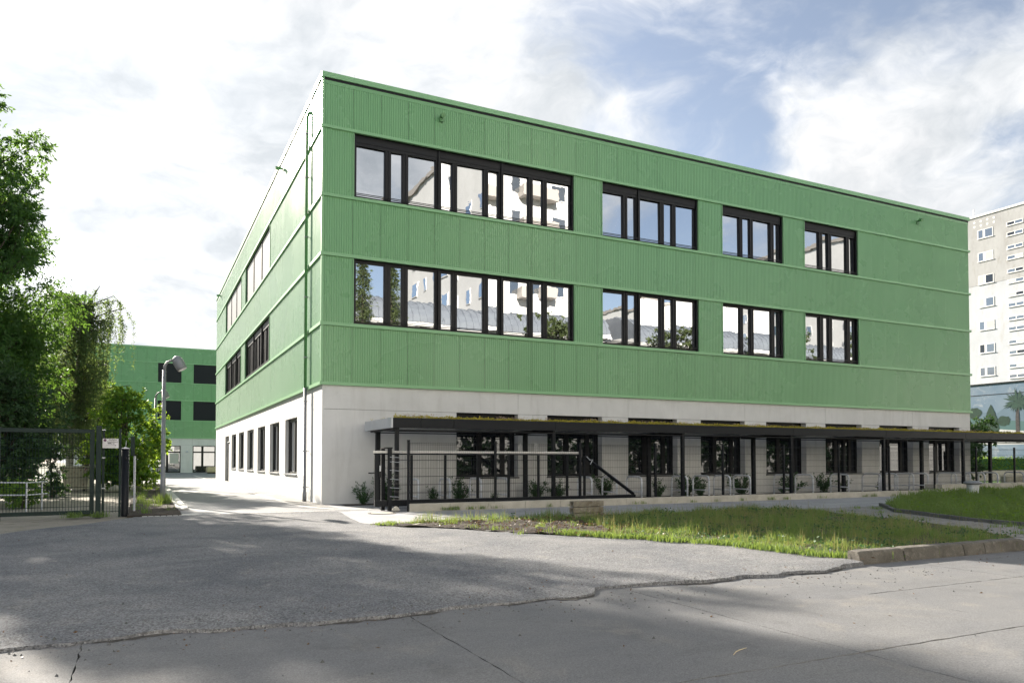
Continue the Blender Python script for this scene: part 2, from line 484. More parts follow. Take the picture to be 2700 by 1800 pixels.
class MB:
    """collects faces; build() links them as ONE mesh object"""
    def __init__(s):
        s.v = []
        s.f = []

    def quad(s, a, b, c, d):
        i = len(s.v)
        s.v += [tuple(a), tuple(b), tuple(c), tuple(d)]
        s.f.append((i, i + 1, i + 2, i + 3))
        return s

    def poly(s, pts):
        i = len(s.v)
        s.v += [tuple(p) for p in pts]
        s.f.append(tuple(range(i, i + len(pts))))
        return s

    def box(s, x0, x1, y0, y1, z0, z1):
        i = len(s.v)
        s.v += [(x0, y0, z0), (x1, y0, z0), (x1, y1, z0), (x0, y1, z0), (x0, y0, z1), (x1, y0, z1), (x1, y1, z1),
                (x0, y1, z1)]
        s.f += [(i, i + 3, i + 2, i + 1), (i + 4, i + 5, i + 6, i + 7), (i, i + 1, i + 5, i + 4),
                (i + 1, i + 2, i + 6, i + 5), (i + 2, i + 3, i + 7, i + 6), (i + 3, i, i + 4, i + 7)]
        return s

    def prism(s, outline, z0, z1):
        """outline: list of (x,y), counter-clockwise"""
        n = len(outline)
        i = len(s.v)
        s.v += [(x, y, z0) for x, y in outline] + [(x, y, z1) for x, y in outline]
        s.f.append(tuple(range(i + n - 1, i - 1, -1)))
        s.f.append(tuple(range(i + n, i + 2 * n)))
        for k in range(n):
            s.f.append((i + k, i + (k + 1) % n, i + n + (k + 1) % n, i + n + k))
        return s

    def tube(s, path, rad, n=8, cap=True):
        path = [Vector(p) for p in path]
        if not isinstance(rad, (list, tuple)):
            rad = [rad] * len(path)
        base = len(s.v)
        ref = None
        for k, p in enumerate(path):
            a = path[max(0, k - 1)]
            b = path[min(len(path) - 1, k + 1)]
            d = (b - a).normalized()
            if ref is None:
                ref = Vector((0, 0, 1)) if abs(d.z) < 0.9 else Vector((1, 0, 0))
            u = d.cross(ref).normalized()
            w = d.cross(u).normalized()
            ref = -w if False else ref
            if abs(d.dot(ref)) > 0.97:
                ref = u
            for j in range(n):
                an = 2 * math.pi * j / n
                q = p + (u * math.cos(an) + w * math.sin(an)) * rad[k]
                s.v.append((q.x, q.y, q.z))
        for k in range(len(path) - 1):
            for j in range(n):
                a = base + k * n + j
                b = base + k * n + (j + 1) % n
                s.f.append((a, b, b + n, a + n))
        if cap:
            s.f.append(tuple(base + j for j in range(n - 1, -1, -1)))
            s.f.append(tuple(base + (len(path) - 1) * n + j for j in range(n)))
        return s

    def lathe(s, cx, cy, prof, n=16):
        base = len(s.v)
        for r, z in prof:
            for j in range(n):
                an = 2 * math.pi * j / n
                s.v.append((cx + r * math.cos(an), cy + r * math.sin(an), z))
        for k in range(len(prof) - 1):
            for j in range(n):
                a = base + k * n + j
                b = base + k * n + (j + 1) % n
                s.f.append((a, b, b + n, a + n))
        s.f.append(tuple(base + (len(prof) - 1) * n + j for j in range(n)))
        return s

    def grid(s, rows):
        """rows: list of equal-length lists of points"""
        base = len(s.v)
        n = len(rows[0])
        for r in rows:
            s.v += [tuple(p) for p in r]
        for i in range(len(rows) - 1):
            for j in range(n - 1):
                a = base + i * n + j
                s.f.append((a, a + 1, a + n + 1, a + n))
        return s

    def build(s, name, m, parent=None, org=None, smooth=False, bevel=0.0):
        o0 = ORG[parent.name] if parent is not None else (Vector(org) if org is not None else Vector((0, 0, 0)))
        me = bpy.data.meshes.new(name)
        me.from_pydata([(x - o0.x, y - o0.y, z - o0.z) for x, y, z in s.v], [], s.f)
        me.materials.append(M[m])
        if smooth:
            me.polygons.foreach_set('use_smooth', [True] * len(me.polygons))
        me.update()
        o = link(name, me, parent, o0)
        if bevel:
            b = o.modifiers.new('bevel', 'BEVEL')
            b.width = bevel
            b.segments = 2
            b.limit_method = 'ANGLE'
        return o


def struct(o):
    o['kind'] = 'structure'
    return o


ORDW = ['first', 'second', 'third', 'fourth', 'fifth', 'sixth', 'seventh', 'eighth', 'ninth', 'tenth', 'eleventh',
        'twelfth', 'thirteenth', 'fourteenth', 'fifteenth', 'sixteenth', 'seventeenth', 'eighteenth', 'nineteenth',
        'twentieth', 'twenty-first', 'twenty-second', 'twenty-third', 'twenty-fourth', 'twenty-fifth']


def hnoise(x, y, s=1.0, seed=0.0):
    """cheap smooth noise for relief, works on arrays"""
    x = np.asarray(x) * s + seed
    y = np.asarray(y) * s - seed * 1.7
    return (np.sin(1.3 * x + 0.7 * np.sin(1.9 * y)) * np.cos(1.7 * y + 0.9 * np.sin(1.1 * x)) +
            0.5 * np.sin(3.1 * x + 1.3 * np.cos(2.7 * y) + 1.0) * np.cos(2.9 * y - 0.8 * np.sin(3.7 * x)) +
            0.25 * np.sin(7.3 * x + 2.1 * y) * np.cos(6.1 * y - 1.9 * x))


def interp(pts):
    """piecewise linear x(y) from [(y,x),...] sorted by y"""
    ys = [p[0] for p in pts]
    xs = [p[1] for p in pts]
    return lambda y: float(np.interp(y, ys, xs))


def patch(name, ys, xl, xr, nx, zf, m, skirt=0.0, parent=None, front=None):
    """a sheet between the curves xl(y) and xr(y), with relief zf(x,y)"""
    b = MB()
    rows = []
    for i, y in enumerate(ys):
        a, c = xl(y), xr(y)
        row = []
        for j in range(nx + 1):
            x = a + (c - a) * j / nx
            yy = y
            if front is not None and i < 9:
                yy = y + front(x) * (1 - i / 9.0) ** 1.2
            row.append((x, yy, zf(x, yy)))
        rows.append(row)
    b.grid(rows)
    if skirt:
        b.grid([[(p[0], p[1] - 0.02, p[2] - skirt) for p in rows[0]], rows[0]])
        b.grid([rows[-1], [(p[0], p[1], p[2] - skirt) for p in rows[-1]]])
        b.grid([[r[0] for r in rows], [(r[0][0], r[0][1], r[0][2] - skirt) for r in rows]])
        b.grid([[(r[-1][0], r[-1][1], r[-1][2] - skirt) for r in rows], [r[-1] for r in rows]])
    return b.build(name, m, parent, smooth=True)

# ================================================================== THE SETTING
b = MB()
b.quad((-400, -400, -0.12), (500, -400, -0.12), (500, 500, -0.12), (-400, 500, -0.12))
struct(b.build('ground', 'ground_earth'))

# road of concrete slabs
road = struct(MB().box(-60, 90, -28.8, -17.6, -0.11, -0.062).build('road', 'edging_stone'))


def slab(x0, x1, y0, y1, gx, gy):
    out = []
    def edge(ax, ay, bx, by):
        n = max(6, int(max(abs(bx - ax), abs(by - ay)) / 0.11))
        for k in range(n):
            tt = k / n
            j = 0.0 if k == 0 else 1.0
            jx = random.gauss(0, 0.006) * j if abs(by - ay) > abs(bx - ax) else 0
            jy = random.gauss(0, 0.006) * j if abs(bx - ax) > abs(by - ay) else 0
            out.append((ax + (bx - ax) * tt + jx, ay + (by - ay) * tt + jy))
    x0 += gx; x1 -= gx; y0 += gy; y1 -= gy
    edge(x0, y0, x1, y0)
    edge(x1, y0, x1, y1)
    edge(x1, y1, x0, y1)
    edge(x0, y1, x0, y0)
    z = -0.03 + random.uniform(-0.003, 0.003)
    MB().prism(out, -0.07, z).build('concrete_slab', 'road_concrete', road)


xs = [-22.65, -19.85, -17.05, -14.25, -11.45, -8.65, -5.85, -3.05, -0.27, 2.05, 4.9, 7.7, 10.5, 13.3, 16.1, 18.9, 24.5]
for i in range(len(xs) - 1):
    x0, x1 = xs[i], xs[i + 1]
    if x0 >= 2.0:
        slab(x0, x1, -19.6, -17.75, 0.006, 0.005)
        slab(x0, x1, -21.38, -19.6, 0.006, 0.012)
    else:
        slab(x0, x1, -21.38, -17.75, 0.006, 0.012)
    slab(x0, x1, -24.9, -21.38, 0.006, 0.012)
    slab(x0, x1, -28.4, -24.9, 0.006, 0.012)

# walkway and the rack area, one paved sheet
b = MB()
b.grid([[(x, y, 0.0) for x in (-0.95, 12, 24, 36, 60)] for y in (-9.1, -4.5, 0.35)])
struct(b.build('walkway', 'pavers_walk'))
# yard
b = MB()
b.grid([[(x, y, 0.004) for x in (-5.6, -2.8, 0.1)] for y in (-3.6, 10, 30, 50, 71.2)])
b.grid([[(x, y, 0.004) for x in (0.1, 20, 40)] for y in (40.5, 55, 71.2)])
b.grid([[(x, y, 0.004) for x in (-20, -12, -5.6)] for y in (44, 55, 71.2)])
yard = struct(b.build('yard', 'pavers_yard'))
b = MB()
b.grid([[(x, y, 0.009) for x in (-0.78, 0.06)] for y in (-1.4, 10, 25, 42)])
b.build('wall_strip', 'pavers_strip', yard)
# pale edge line that swings round the corner of the building
line = [(-0.86, 53.0), (-0.86, 19.0), (-0.86, 4.0), (-0.84, 0.3), (-0.72, -0.9), (-0.45, -2.0), (-0.15, -2.72), (0.28, -3.05),
        (0.75, -3.18), (1.1, -3.2)]
for i in range(len(line) - 1):
    (ax, ay), (bx, by) = line[i], line[i + 1]
    L = math.hypot(bx - ax, by - ay)
    nx_, ny_ = -(by - ay) / L * 0.085, (bx - ax) / L * 0.085
    n = max(1, int(L / 1.2))
    for k in range(n):
        t0, t1 = k / n, (k + 1) / n - 0.012 / (L / n) / n
        p = (ax + (bx - ax) * t0, ay + (by - ay) * t0)
        q = (ax + (bx - ax) * t1, ay + (by - ay) * t1)
        MB().prism([(p[0] - nx_, p[1] - ny_), (q[0] - nx_, q[1] - ny_), (q[0] + nx_, q[1] + ny_), (p[0] + nx_, p[1] + ny_)][::-1],
                   -0.02, 0.016).build('edge_stone', 'white_kerb', yard)
x = -5.4
while x < -0.35:
    MB().box(x, x + 0.125, -3.53 + 0.02 * math.sin(x * 2), -3.40 + 0.02 * math.sin(x * 2), -0.02, 0.021).build('edge_stone', 'white_kerb', yard)
    x += 0.15
MB().poly([(-5.4, -3.40, 0.013), (-3.9, -3.40, 0.013), (-4.1, -2.9, 0.013), (-4.5, -2.75, 0.013)]).build('edge_slab', 'white_kerb', yard)
# shallow gutter elements beside the planting bed
for (y0, y1, dx) in ((-1.15, 12.45, 0.0), (12.55, 26.2, 0.02)):
    g = MB()
    prof = [(-4.46, 0.075), (-4.40, 0.075), (-4.31, 0.035), (-4.22, 0.072), (-4.15, 0.072)]
    bot = [(-4.15, -0.02), (-4.46, -0.02)]
    ring = prof + bot
    n = len(ring)
    i0 = len(g.v)
    for y in (y0, y1):
        for (xx, zz) in ring:
            g.v.append((xx + dx, y + (0.1 if xx > -4.3 else 0), zz))
    for k in range(n):
        g.f.append((i0 + k, i0 + (k + 1) % n, i0 + n + (k + 1) % n, i0 + n + k))
    g.f.append(tuple(i0 + k for k in range(n)))
    g.f.append(tuple(i0 + n + k for k in range(n - 1, -1, -1)))
    g.build('gutter_element', 'white_kerb', yard)

# asphalt apron
xl = interp([(-18.4, -14.5), (-13, -12), (-7.4, -7.96), (-4.4, -6.03), (-3.5, -5.4)])
xr = interp([(-18.4, 3.97), (-17.5, 4.05), (-15.3, 3.7), (-13.4, 2.6), (-11.2, 1.4), (-10, 0.6), (-9.3, -0.2),
             (-8.85, -0.5), (-7.9, -0.75), (-6.2, -0.6), (-4.5, -0.35), (-3.5, -0.3)])


def z_apron(x, y):
    return 0.016 + 0.010 * float(hnoise(x, y, 0.8)) + 0.004 * float(hnoise(x, y, 3.1, 4)) + 0.012 * math.exp(-((y + 17.75) / 0.25) ** 2) * (1.2 + math.sin(2.2 * x)) - (0.012 * min(1.0, (-17.98 - y) / 0.3) if y < -17.98 else 0.0)


def front_edge(x):
    return 0.11 * float(hnoise(x, 0.0, 0.9, 2)) + 0.04 * float(hnoise(x, 3.0, 5.0, 1)) + 0.022 * float(hnoise(x, 7.0, 17.0, 1)) + (0.26 if x > -0.9 else 0.0) * min(1, (x + 0.9) / 0.3)


ys = [-18.35, -18.30, -18.22, -18.12] + list(np.linspace(-18.0, -3.55, 75))
struct(patch('driveway', ys, xl, xr, 240, z_apron, 'asphalt', skirt=0.09, front=front_edge))
# dark ribbon painting the shadow line, with some soil, along the ragged asphalt edge
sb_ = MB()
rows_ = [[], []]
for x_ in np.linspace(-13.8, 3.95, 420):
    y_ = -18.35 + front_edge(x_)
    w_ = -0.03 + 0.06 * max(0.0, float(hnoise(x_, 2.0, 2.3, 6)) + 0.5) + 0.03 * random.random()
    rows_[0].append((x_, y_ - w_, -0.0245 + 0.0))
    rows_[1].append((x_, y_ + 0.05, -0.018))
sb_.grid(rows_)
struct(sb_.build('seam_shadow_strip', 'seam_shade_soil'))
# sandy ground behind the gate and beside the driveway
struct(patch('gravel_path', list(np.linspace(-17.7, 44, 60)), lambda y: -26.0, lambda y: -5.52 if y > -3.6 else xl(y) + 0.4, 24,
             lambda x, y: -0.012 + 0.008 * float(hnoise(x, y, 1.2)), 'sand_path'))
# planting bed
struct(patch('planting_bed', list(np.linspace(-3.38, 26, 90)), lambda y: -5.75, lambda y: -4.44, 14,
             lambda x, y: 0.05 + 0.022 * float(hnoise(x, y, 2.4)) + 0.01 * float(hnoise(x, y, 9, 3)), 'soil', skirt=0.1))
# verge with its dirt
xl_v = lambda y: xr(y) - 0.05
xr_v = interp([(-17.7, 8.5), (-16.7, 9.7), (-15.8, 10.25), (-13.9, 11.17), (-12.1, 11.66), (-8.5, 12.4)])


def z_verge(x, y):
    e = min(x - xr(y), 0.5)
    return 0.012 + 0.05 * max(0.0, e) + 0.02 * float(hnoise(x, y, 1.3, 5)) + 0.008 * float(hnoise(x, y, 6, 2))


struct(patch('verge', list(np.linspace(-17.72, -8.45, 70)), xl_v, xr_v, 60, z_verge, 'turf_soil', skirt=0.05))
dl = interp([(-12.9, 2.6), (-12.4, 1.9), (-11.2, 1.1), (-10, 0.35), (-9.3, -0.3), (-8.9, -0.2)])
dr = interp([(-12.9, 2.9), (-12.4, 3.3), (-11.2, 3.6), (-10.2, 3.9), (-9.6, 3.0), (-9.1, 1.5), (-8.9, 0.5)])
struct(patch('bare_earth', list(np.linspace(-12.9, -8.9, 60)), dl, dr, 50,
             lambda x, y: z_verge(x, y) + 0.022 + 0.03 * float(hnoise(x, y, 2.2, 8)) + 0.012 * float(hnoise(x, y, 8, 1)), 'soil'))
# path with pavers
xl_p = lambda y: xr_v(y) - 0.06
xr_p = interp([(-17.8, 12.9), (-15.3, 12.4), (-14, 12.7), (-12.5, 13.36), (-11, 14.04), (-8.87, 16.2)])
path = struct(patch('path', list(np.linspace(-17.75, -8.8, 30)), xl_p, xr_p, 8, lambda x, y: 0.006, 'pavers_path'))
pv = []
for k in range(4):
    pm = MB()
    w, h = 0.114, 0.054
    a = random.uniform(-0.004, 0.004)
    pm.box(-w, w, -h, h, -0.02, 0.022 + a)
    me = bpy.data.meshes.new('paver')
    me.from_pydata(pm.v, [], pm.f)
    me.materials.append(M['paver_piece'])
    pv.append(me)
cnt = 0
yy = -17.62
row = 0
while cnt < 296 and yy < -9:
    x0 = xl_p(yy) + 0.2 + (0.12 if row % 2 else 0)
    while x0 < xr_p(yy) - 0.1 and cnt < 296:
        if x0 > 9.2:
            o = bpy.data.objects.new('paver', random.choice(pv))
            o.location = (x0, yy, random.uniform(-0.004, 0.004))
            o.rotation_euler = (random.gauss(0, 0.012), random.gauss(0, 0.012), random.gauss(0, 0.01))
            o.parent = path
            col.objects.link(o)
            cnt += 1
        x0 += 0.24
    yy += 0.12
    row += 1
# right-hand grass field
xl_g = interp([(-17.9, 13.0), (-15.3, 12.55), (-14, 12.85), (-11, 14.2), (-8.9, 16.35), (-7, 19.8), (-5.2, 23.4), (-4.75, 27.0)])


def z_field(x, y):
    return 0.05 + 0.03 * float(hnoise(x, y, 0.7, 3)) + 0.1 * min(1.0, max(0.0, (x - 14) / 14))


struct(patch('grass_field', list(np.linspace(-17.8, -4.75, 50)), xl_g, lambda y: 60.0, 60, z_field, 'turf_soil', skirt=0.08))
struct(patch('lawn', list(np.linspace(-4.2, 70, 8)), lambda y: 36.2, lambda y: 140.0, 8, lambda x, y: 0.03, 'lawn_far'))

# ================================================================== SCHOOL BUILDING
HT, HC = 14.60, 4.05
BELTS = [(4.05, 4.16), (6.08, 6.19), (8.46, 8.57), (10.49, 10.59), (12.84, 12.94)]
SHEETS = {}


def sheet_mesh(w, h):
    key = (round(w, 3), round(h, 3))
    if key in SHEETS:
        return SHEETS[key]
    n = max(1, round(w / 0.0835))
    p = (w - 0.010) / n
    xs, ys = [], []
    for k in range(n):
        a = 0.005 + k * p
        for fx, d in ((0.0, 0.0), (0.34, 0.0), (0.46, -0.014), (0.88, -0.014)):
            xs.append(a + fx * p)
            ys.append(d)
    xs.append(w - 0.005)
    ys.append(0.0)
    m = len(xs)
    v = [(x, y, 0.0) for x, y in zip(xs, ys)] + [(x, y, h) for x, y in zip(xs, ys)]
    f = [(i, i + 1, m + i + 1, m + i) for i in range(m - 1)]
    me = mesh_np('cladding_sheet', v, f, 'green_paint')
    SHEETS[key] = me
    return me


def clad(root, face, u0, u1, z0, z1, off=0.0, width=1.0):
    """row of profiled sheets. face 'front': along +x at y=off; 'left': along y at x=off"""
    n = max(1, int(round((u1 - u0) / width)))
    w = (u1 - u0) / n
    me = sheet_mesh(w, z1 - z0)
    o0 = ORG[root.name]
    for k in range(n):
        o = bpy.data.objects.new('cladding_sheet', me)
        if face == 'front':
            o.location = Vector((u0 + k * w, off, z0)) - o0
        else:
            o.location = Vector((off, u1 - k * w, z0)) - o0
            o.rotation_euler = (0, 0, -math.pi / 2)
        o.parent = root
        col.objects.link(o)


def fmap(face, off):
    if face == 'front':
        return lambda u, d, z: (u, off + d, z)
    return lambda u, d, z: (off + d, u, z)


def fbox(mb, face, off, u0, u1, d0, d1, z0, z1):
    if face == 'front':
        mb.box(u0, u1, off + d0, off + d1, z0, z1)
    else:
        mb.box(off + d0, off + d1, u0, u1, z0, z1)
    return mb


def concrete_panel(root, face, off, u0, u1, z0, z1, ops, depth, m='concrete_wall'):
    P = fmap(face, off)
    g = 0.006
    u0 += g; u1 -= g
    us = sorted({u0, u1} | {min(max(q, u0), u1) for o in ops for q in o[:2]})
    zs = sorted({z0, z1} | {min(max(q, z0), z1) for o in ops for q in o[2:]})
    b = MB()
    for i in range(len(us) - 1):
        for j in range(len(zs) - 1):
            a, c, e, f_ = us[i], us[i + 1], zs[j], zs[j + 1]
            if c - a < 1e-4 or f_ - e < 1e-4:
                continue
            mu, mz = (a + c) / 2, (e + f_) / 2
            if any(o[0] < mu < o[1] and o[2] < mz < o[3] for o in ops):
                continue
            b.quad(P(a, 0, e), P(c, 0, e), P(c, 0, f_), P(a, 0, f_))
    for (a, c, e, f_) in ops:
        if a >= u1 or c <= u0 or e >= z1 or f_ <= z0:
            continue
        ca, cc = max(a, u0), min(c, u1)
        ce, cf = max(e, z0), min(f_, z1)
        if a > u0:
            b.quad(P(a, 0, ce), P(a, depth, ce), P(a, depth, cf), P(a, 0, cf))
        if c < u1:
            b.quad(P(c, 0, ce), P(c, 0, cf), P(c, depth, cf), P(c, depth, ce))
        if f_ < z1:
            b.quad(P(ca, 0, f_), P(ca, depth, f_), P(cc, depth, f_), P(cc, 0, f_))
        if e > z0:
            b.quad(P(ca, 0, e), P(cc, 0, e), P(cc, depth, e), P(ca, depth, e))
    for uu in (u0, u1):
        b.quad(P(uu, 0, z0), P(uu, 0.05, z0), P(uu, 0.05, z1), P(uu, 0, z1))
    for zz in (z0, z1):
        b.quad(P(u0, 0, zz), P(u1, 0, zz), P(u1, 0.05, zz), P(u0, 0.05, zz))
    return b.build('concrete_panel', m, root)


def window(root, face, off, u0, u1, z0, z1, panes, d, glass, top=0.09, bottom=0.09, blind_box=0.0, rail=True, sill=None,
           reveal=None, guides=(), blind=None):
    """window part (frame) with pane sub-parts. panes: list of (a,b) in absolute u"""
    fr = MB()
    zt = z1 - blind_box
    edges = [u0] + [q for p in panes for q in p] + [u1]
    for k in range(0, len(edges), 2):
        if edges[k + 1] - edges[k] > 0.002:
            fbox(fr, face, off, edges[k], edges[k + 1], d - 0.05, d + 0.06, z0, zt)
            if edges[k + 1] - edges[k] > 0.2:          # two sashes meeting: a groove between them
                mid = (edges[k] + edges[k + 1]) / 2
                fbox(fr, face, off, edges[k] + 0.02, mid - 0.015, d - 0.075, d - 0.05, z0 + 0.05, zt - 0.04)
                fbox(fr, face, off, mid + 0.015, edges[k + 1] - 0.02, d - 0.075, d - 0.05, z0 + 0.05, zt - 0.04)
    for (a, c) in panes:
        fbox(fr, face, off, a, c, d - 0.048, d + 0.058, z0, z0 + bottom)
        fbox(fr, face, off, a, c, d - 0.048, d + 0.058, zt - top, zt)
    w = fr.build('window', 'frame_dark', root)
    for (a, c) in panes:
        P = fmap(face, off)
        pm = MB()
        tilt = random.gauss(0, 0.005)
        tl2 = random.gauss(0, 0.0025)
        dd = d + 0.012
        pm.quad(P(a, dd - tilt + tl2, z0 + bottom), P(c, dd + tilt + tl2, z0 + bottom), P(c, dd + tilt - tl2, zt - top),
                P(a, dd - tilt - tl2, zt - top))
        pm.build('pane', glass, w)
    if blind_box:
        bb = MB()
        fbox(bb, face, off, u0 + 0.02, u1 - 0.02, d - 0.10, d + 0.05, zt + 0.01, z1 - 0.02)
        fbox(bb, face, off, u0 + 0.02, u1 - 0.02, d - 0.085, d - 0.055, zt - 0.10, zt + 0.008)
        bb.build('blind_box', 'frame_dark', w)
    if rail:
        rb = MB()
        P = fmap(face, off)
        for zz in (z0 + 0.17, z0 + 0.12):
            fbox(rb, face, off, u0 + 0.03, u1 - 0.03, d - 0.15, d - 0.13, zz, zz + 0.022)
        rb.build('guard_rail', 'frame_dark', w)
    for gx in guides:
        gb = MB()
        fbox(gb, face, off, gx - 0.025, gx + 0.025, d - 0.16, d - 0.078, z0 + 0.02, z1 - 0.03)
        fbox(gb, face, off, gx - 0.05, gx + 0.05, d - 0.13, d - 0.079, z0 + (z1 - z0) * 0.5, z0 + (z1 - z0) * 0.5 + 0.03)
        gb.build('guide_rail', 'frame_dark', w)
    if sill:
        sb = MB()
        fbox(sb, face, off, u0 - 0.03, u1 + 0.03, -0.06, d - 0.05, z0 - 0.045, z0 - 0.005)
        sb.build('sill', sill, w)
    if reveal:
        vb = MB()
        fbox(vb, face, off, u0 - 0.035, u0 - 0.001, -0.037, d + 0.06, z0, z1)
        fbox(vb, face, off, u1 + 0.001, u1 + 0.035, -0.037, d + 0.06, z0, z1)
        vb.build('reveal', reveal, w)
    if blind:
        sl = MB()
        n = int((z1 - z0 - 0.1) / 0.085)
        for k in range(n):
            zz = z0 + 0.06 + k * 0.085
            P = fmap(face, off)
            sl.quad(P(u0 + 0.03, d - 0.115, zz), P(u1 - 0.03, d - 0.115, zz), P(u1 - 0.03, d - 0.128, zz + 0.083),
                    P(u0 + 0.03, d - 0.128, zz + 0.083))
        s_ = sl.build('blind', blind, w)
        s_['kind'] = 'stuff'
    return w


school = empty('school_building', (0, 0, 0),
               'large green corrugated school building on a pale concrete ground floor, nearest the road', 'building')
LF, LS = 35.03, 40.3
# core and roof
MB().box(0.48, LF - 0.05, 0.48, LS - 0.05, 0.0, 14.2).build('core', 'dark_core', school)
MB().box(0.06, LF - 0.06, 0.06, LS - 0.06, 14.22, 14.36).build('roof_deck', 'roof_deck', school)
rb = MB()
rb.box(LF - 0.04, LF + 0.0, 0.0, LS, 4.1, 14.4)
rb.box(0.0, LF, LS - 0.04, LS, 4.1, 14.4)
rb.build('rear_cladding', 'green_paint', school)
rb = MB()
rb.box(LF - 0.06, LF - 0.02, 0.05, LS, 0, 4.05)
rb.box(0.05, LF, LS - 0.06, LS - 0.02, 0, 4.05)
rb.build('rear_concrete', 'concrete_wall', school)
# roof cap
for (q, nm) in (((-0.075, LF + 0.07, -0.075, 0.05, 14.57, 14.75), 'x'), ((-0.075, 0.05, 0.052, LS + 0.07, 14.57, 14.75), 'y'),
                ((LF - 0.05, LF + 0.07, 0.052, LS + 0.07, 14.57, 14.745), 'y'), ((0.052, LF - 0.052, LS - 0.05, LS + 0.07, 14.57, 14.745), 'x')):
    MB().box(*q).build('roof_cap', 'green_trim', school)
MB().box(-0.02, LF, -0.02, 0.3, 14.36, 14.565).build('parapet', 'green_paint', school)
MB().box(-0.02, 0.3, 0.3, LS, 14.36, 14.565).build('parapet', 'green_paint', school)
MB().box(-0.03, LF, -0.03, -0.021, 14.49, 14.568).build('cap_shade_strip', 'frame_dark', school)  # dark strips that paint the shadow line under the roof cap
MB().box(-0.03, -0.021, -0.02, LS, 14.49, 14.568).build('cap_shade_strip', 'frame_dark', school)
# belts (lengths of trim)
for (z0, z1) in BELTS:
    e = 0.075
    for k in range(6):
        a = -e if k == 0 else LF * k / 6 + 0.003
        c = LF + e if k == 5 else LF * (k + 1) / 6
        MB().box(a, c, -e, 0.04, z0, z1).build('belt_trim', 'green_trim', school)
    for k in range(6):
        a = 0.042 if k == 0 else LS * k / 6 + 0.003
        c = LS if k == 5 else LS * (k + 1) / 6
        MB().box(-e, 0.04, a, c, z0, z1).build('belt_trim', 'green_trim', school)
# corner trim
MB().box(-0.045, 0.03, -0.045, 0.03, 4.17, 14.56).build('corner_trim', 'green_trim', school)

WF = [(1.07, 9.93), (11.26, 16.23), (17.58, 21.26), (22.62, 26.28)]
PAN = [[(1.19, 2.20), (2.44, 2.83), (3.08, 4.10), (4.35, 4.76), (4.98, 6.02), (6.25, 6.65), (6.89, 7.93), (8.16, 8.56), (8.79, 9.81)],
       [(11.38, 12.36), (12.61, 12.98), (13.25, 14.25), (14.50, 14.90), (15.13, 16.12)],
       [(17.70, 18.70), (18.91, 19.32), (19.54, 20.58), (20.82, 21.15)],
       [(22.74, 23.73), (23.99, 24.34), (24.60, 25.60), (25.84, 26.16)]]
GUI = [(1.11, 4.22, 6.77, 9.89), (13.11, 16.19), (21.22,), (26.24,)]
for (z0, z1) in ((4.16, 6.08), (8.57, 10.49), (12.94, 14.40)):
    clad(school, 'front', 0.03, LF, z0, z1)
    clad(school, 'left', 0.03, LS, z0, z1)
piers = [(0.03, 1.035), (9.965, 11.225), (16.265, 17.545), (21.295, 22.585), (26.315, LF)]
WL = [(11.6, 21.06), (23.1, 32.64)]
lpiers = [(0.03, 11.565), (21.095, 23.065), (32.675, LS)]
for (z0, z1) in ((6.19, 8.46), (10.59, 12.84)):
    for (a, c) in piers:
        clad(school, 'front', a, c, z0, z1, width=1.25 if c - a < 1.6 else 1.0)
    for (a, c) in lpiers:
        clad(school, 'left', a, c, z0, z1, width=1.05)
    up = z0 > 8
    for (a, c), pan, gui in zip(WF, PAN, GUI):
        window(school, 'front', 0.0, a, c, z0, z1, pan, 0.19, 'glass_upper', top=0.08 if up else 0.10, bottom=0.11,
               blind_box=(0.27 if a < 20 or a > 22 else 0.27) if up else 0.0, guides=gui, reveal='green_trim')
    for (a, c) in WL:
        n = 7
        w = (c - a - 0.2) / n
        pans = []
        for k in range(n):
            s0 = a + 0.1 + k * w
            pans.append((s0 + 0.06, s0 + w * 0.62))
            pans.append((s0 + w * 0.72, s0 + w - 0.04))
        window(school, 'left', 0.0, a, c, z0, z1, pans, 0.19, 'glass_upper', blind_box=0.25, reveal='green_trim',
               blind='blind_light' if up else None, guides=[a + (c - a) * q for q in (0.01, 0.34, 0.67, 0.99)])

# concrete ground floor
GF = [(4.92 + 3.803 * k, 7.45 + 3.803 * k) for k in range(8)]
ops = [(a, c, 0.86, 3.24) for a, c in GF]
cuts = [0.0, GF[0][1], GF[2][0], GF[3][1], GF[5][0], GF[6][1], LF]
FO = 0.03
for k in range(len(cuts) - 1):
    concrete_panel(school, 'front', FO, cuts[k] + (0.03 if k == 0 else 0), cuts[k + 1] - (0.02 if k == 5 else 0), 3.246, 4.05, [], 0.4)
lower = [0.03] + [(GF[k][1] + GF[k + 1][0]) / 2 for k in (0, 2, 4, 6)] + [LF - 0.02]
for k in range(len(lower) - 1):
    concrete_panel(school, 'front', FO, lower[k], lower[k + 1], 0.0, 3.234, ops, 0.42)
for (a, c) in GF:
    window(school, 'front', FO, a, c, 0.86, 3.24, [(a + 0.12, a + 0.95), (a + 1.15, a + 1.95), (a + 2.12, c - 0.1)], 0.36, 'glass_ground',
           rail=False, sill='frame_dark', top=0.22)
LG = [(4.55, 7.28), (8.82, 11.53), (13.06, 15.73), (17.27, 20.07), (21.6, 24.31), (25.73, 28.5)]
DOOR = (30.16, 32.78)
lops = [(a, c, 0.94, 3.2) for a, c in LG] + [(DOOR[0], DOOR[1], 0.0, 3.2)]
lc = [0.03, 2.9, 12.3, 20.85, 29.3, LS - 0.02]
for k in range(len(lc) - 1):
    concrete_panel(school, 'left', FO, lc[k], lc[k + 1], 0.0, 4.05, lops, 0.28)
for (a, c) in LG:
    window(school, 'left', FO, a, c, 0.94, 3.2, [(a + 0.1, a + 1.2), (a + 1.4, c - 0.1)], 0.19, 'glass_ground', rail=False,
           sill='zinc', top=0.12)
dr_ = MB()
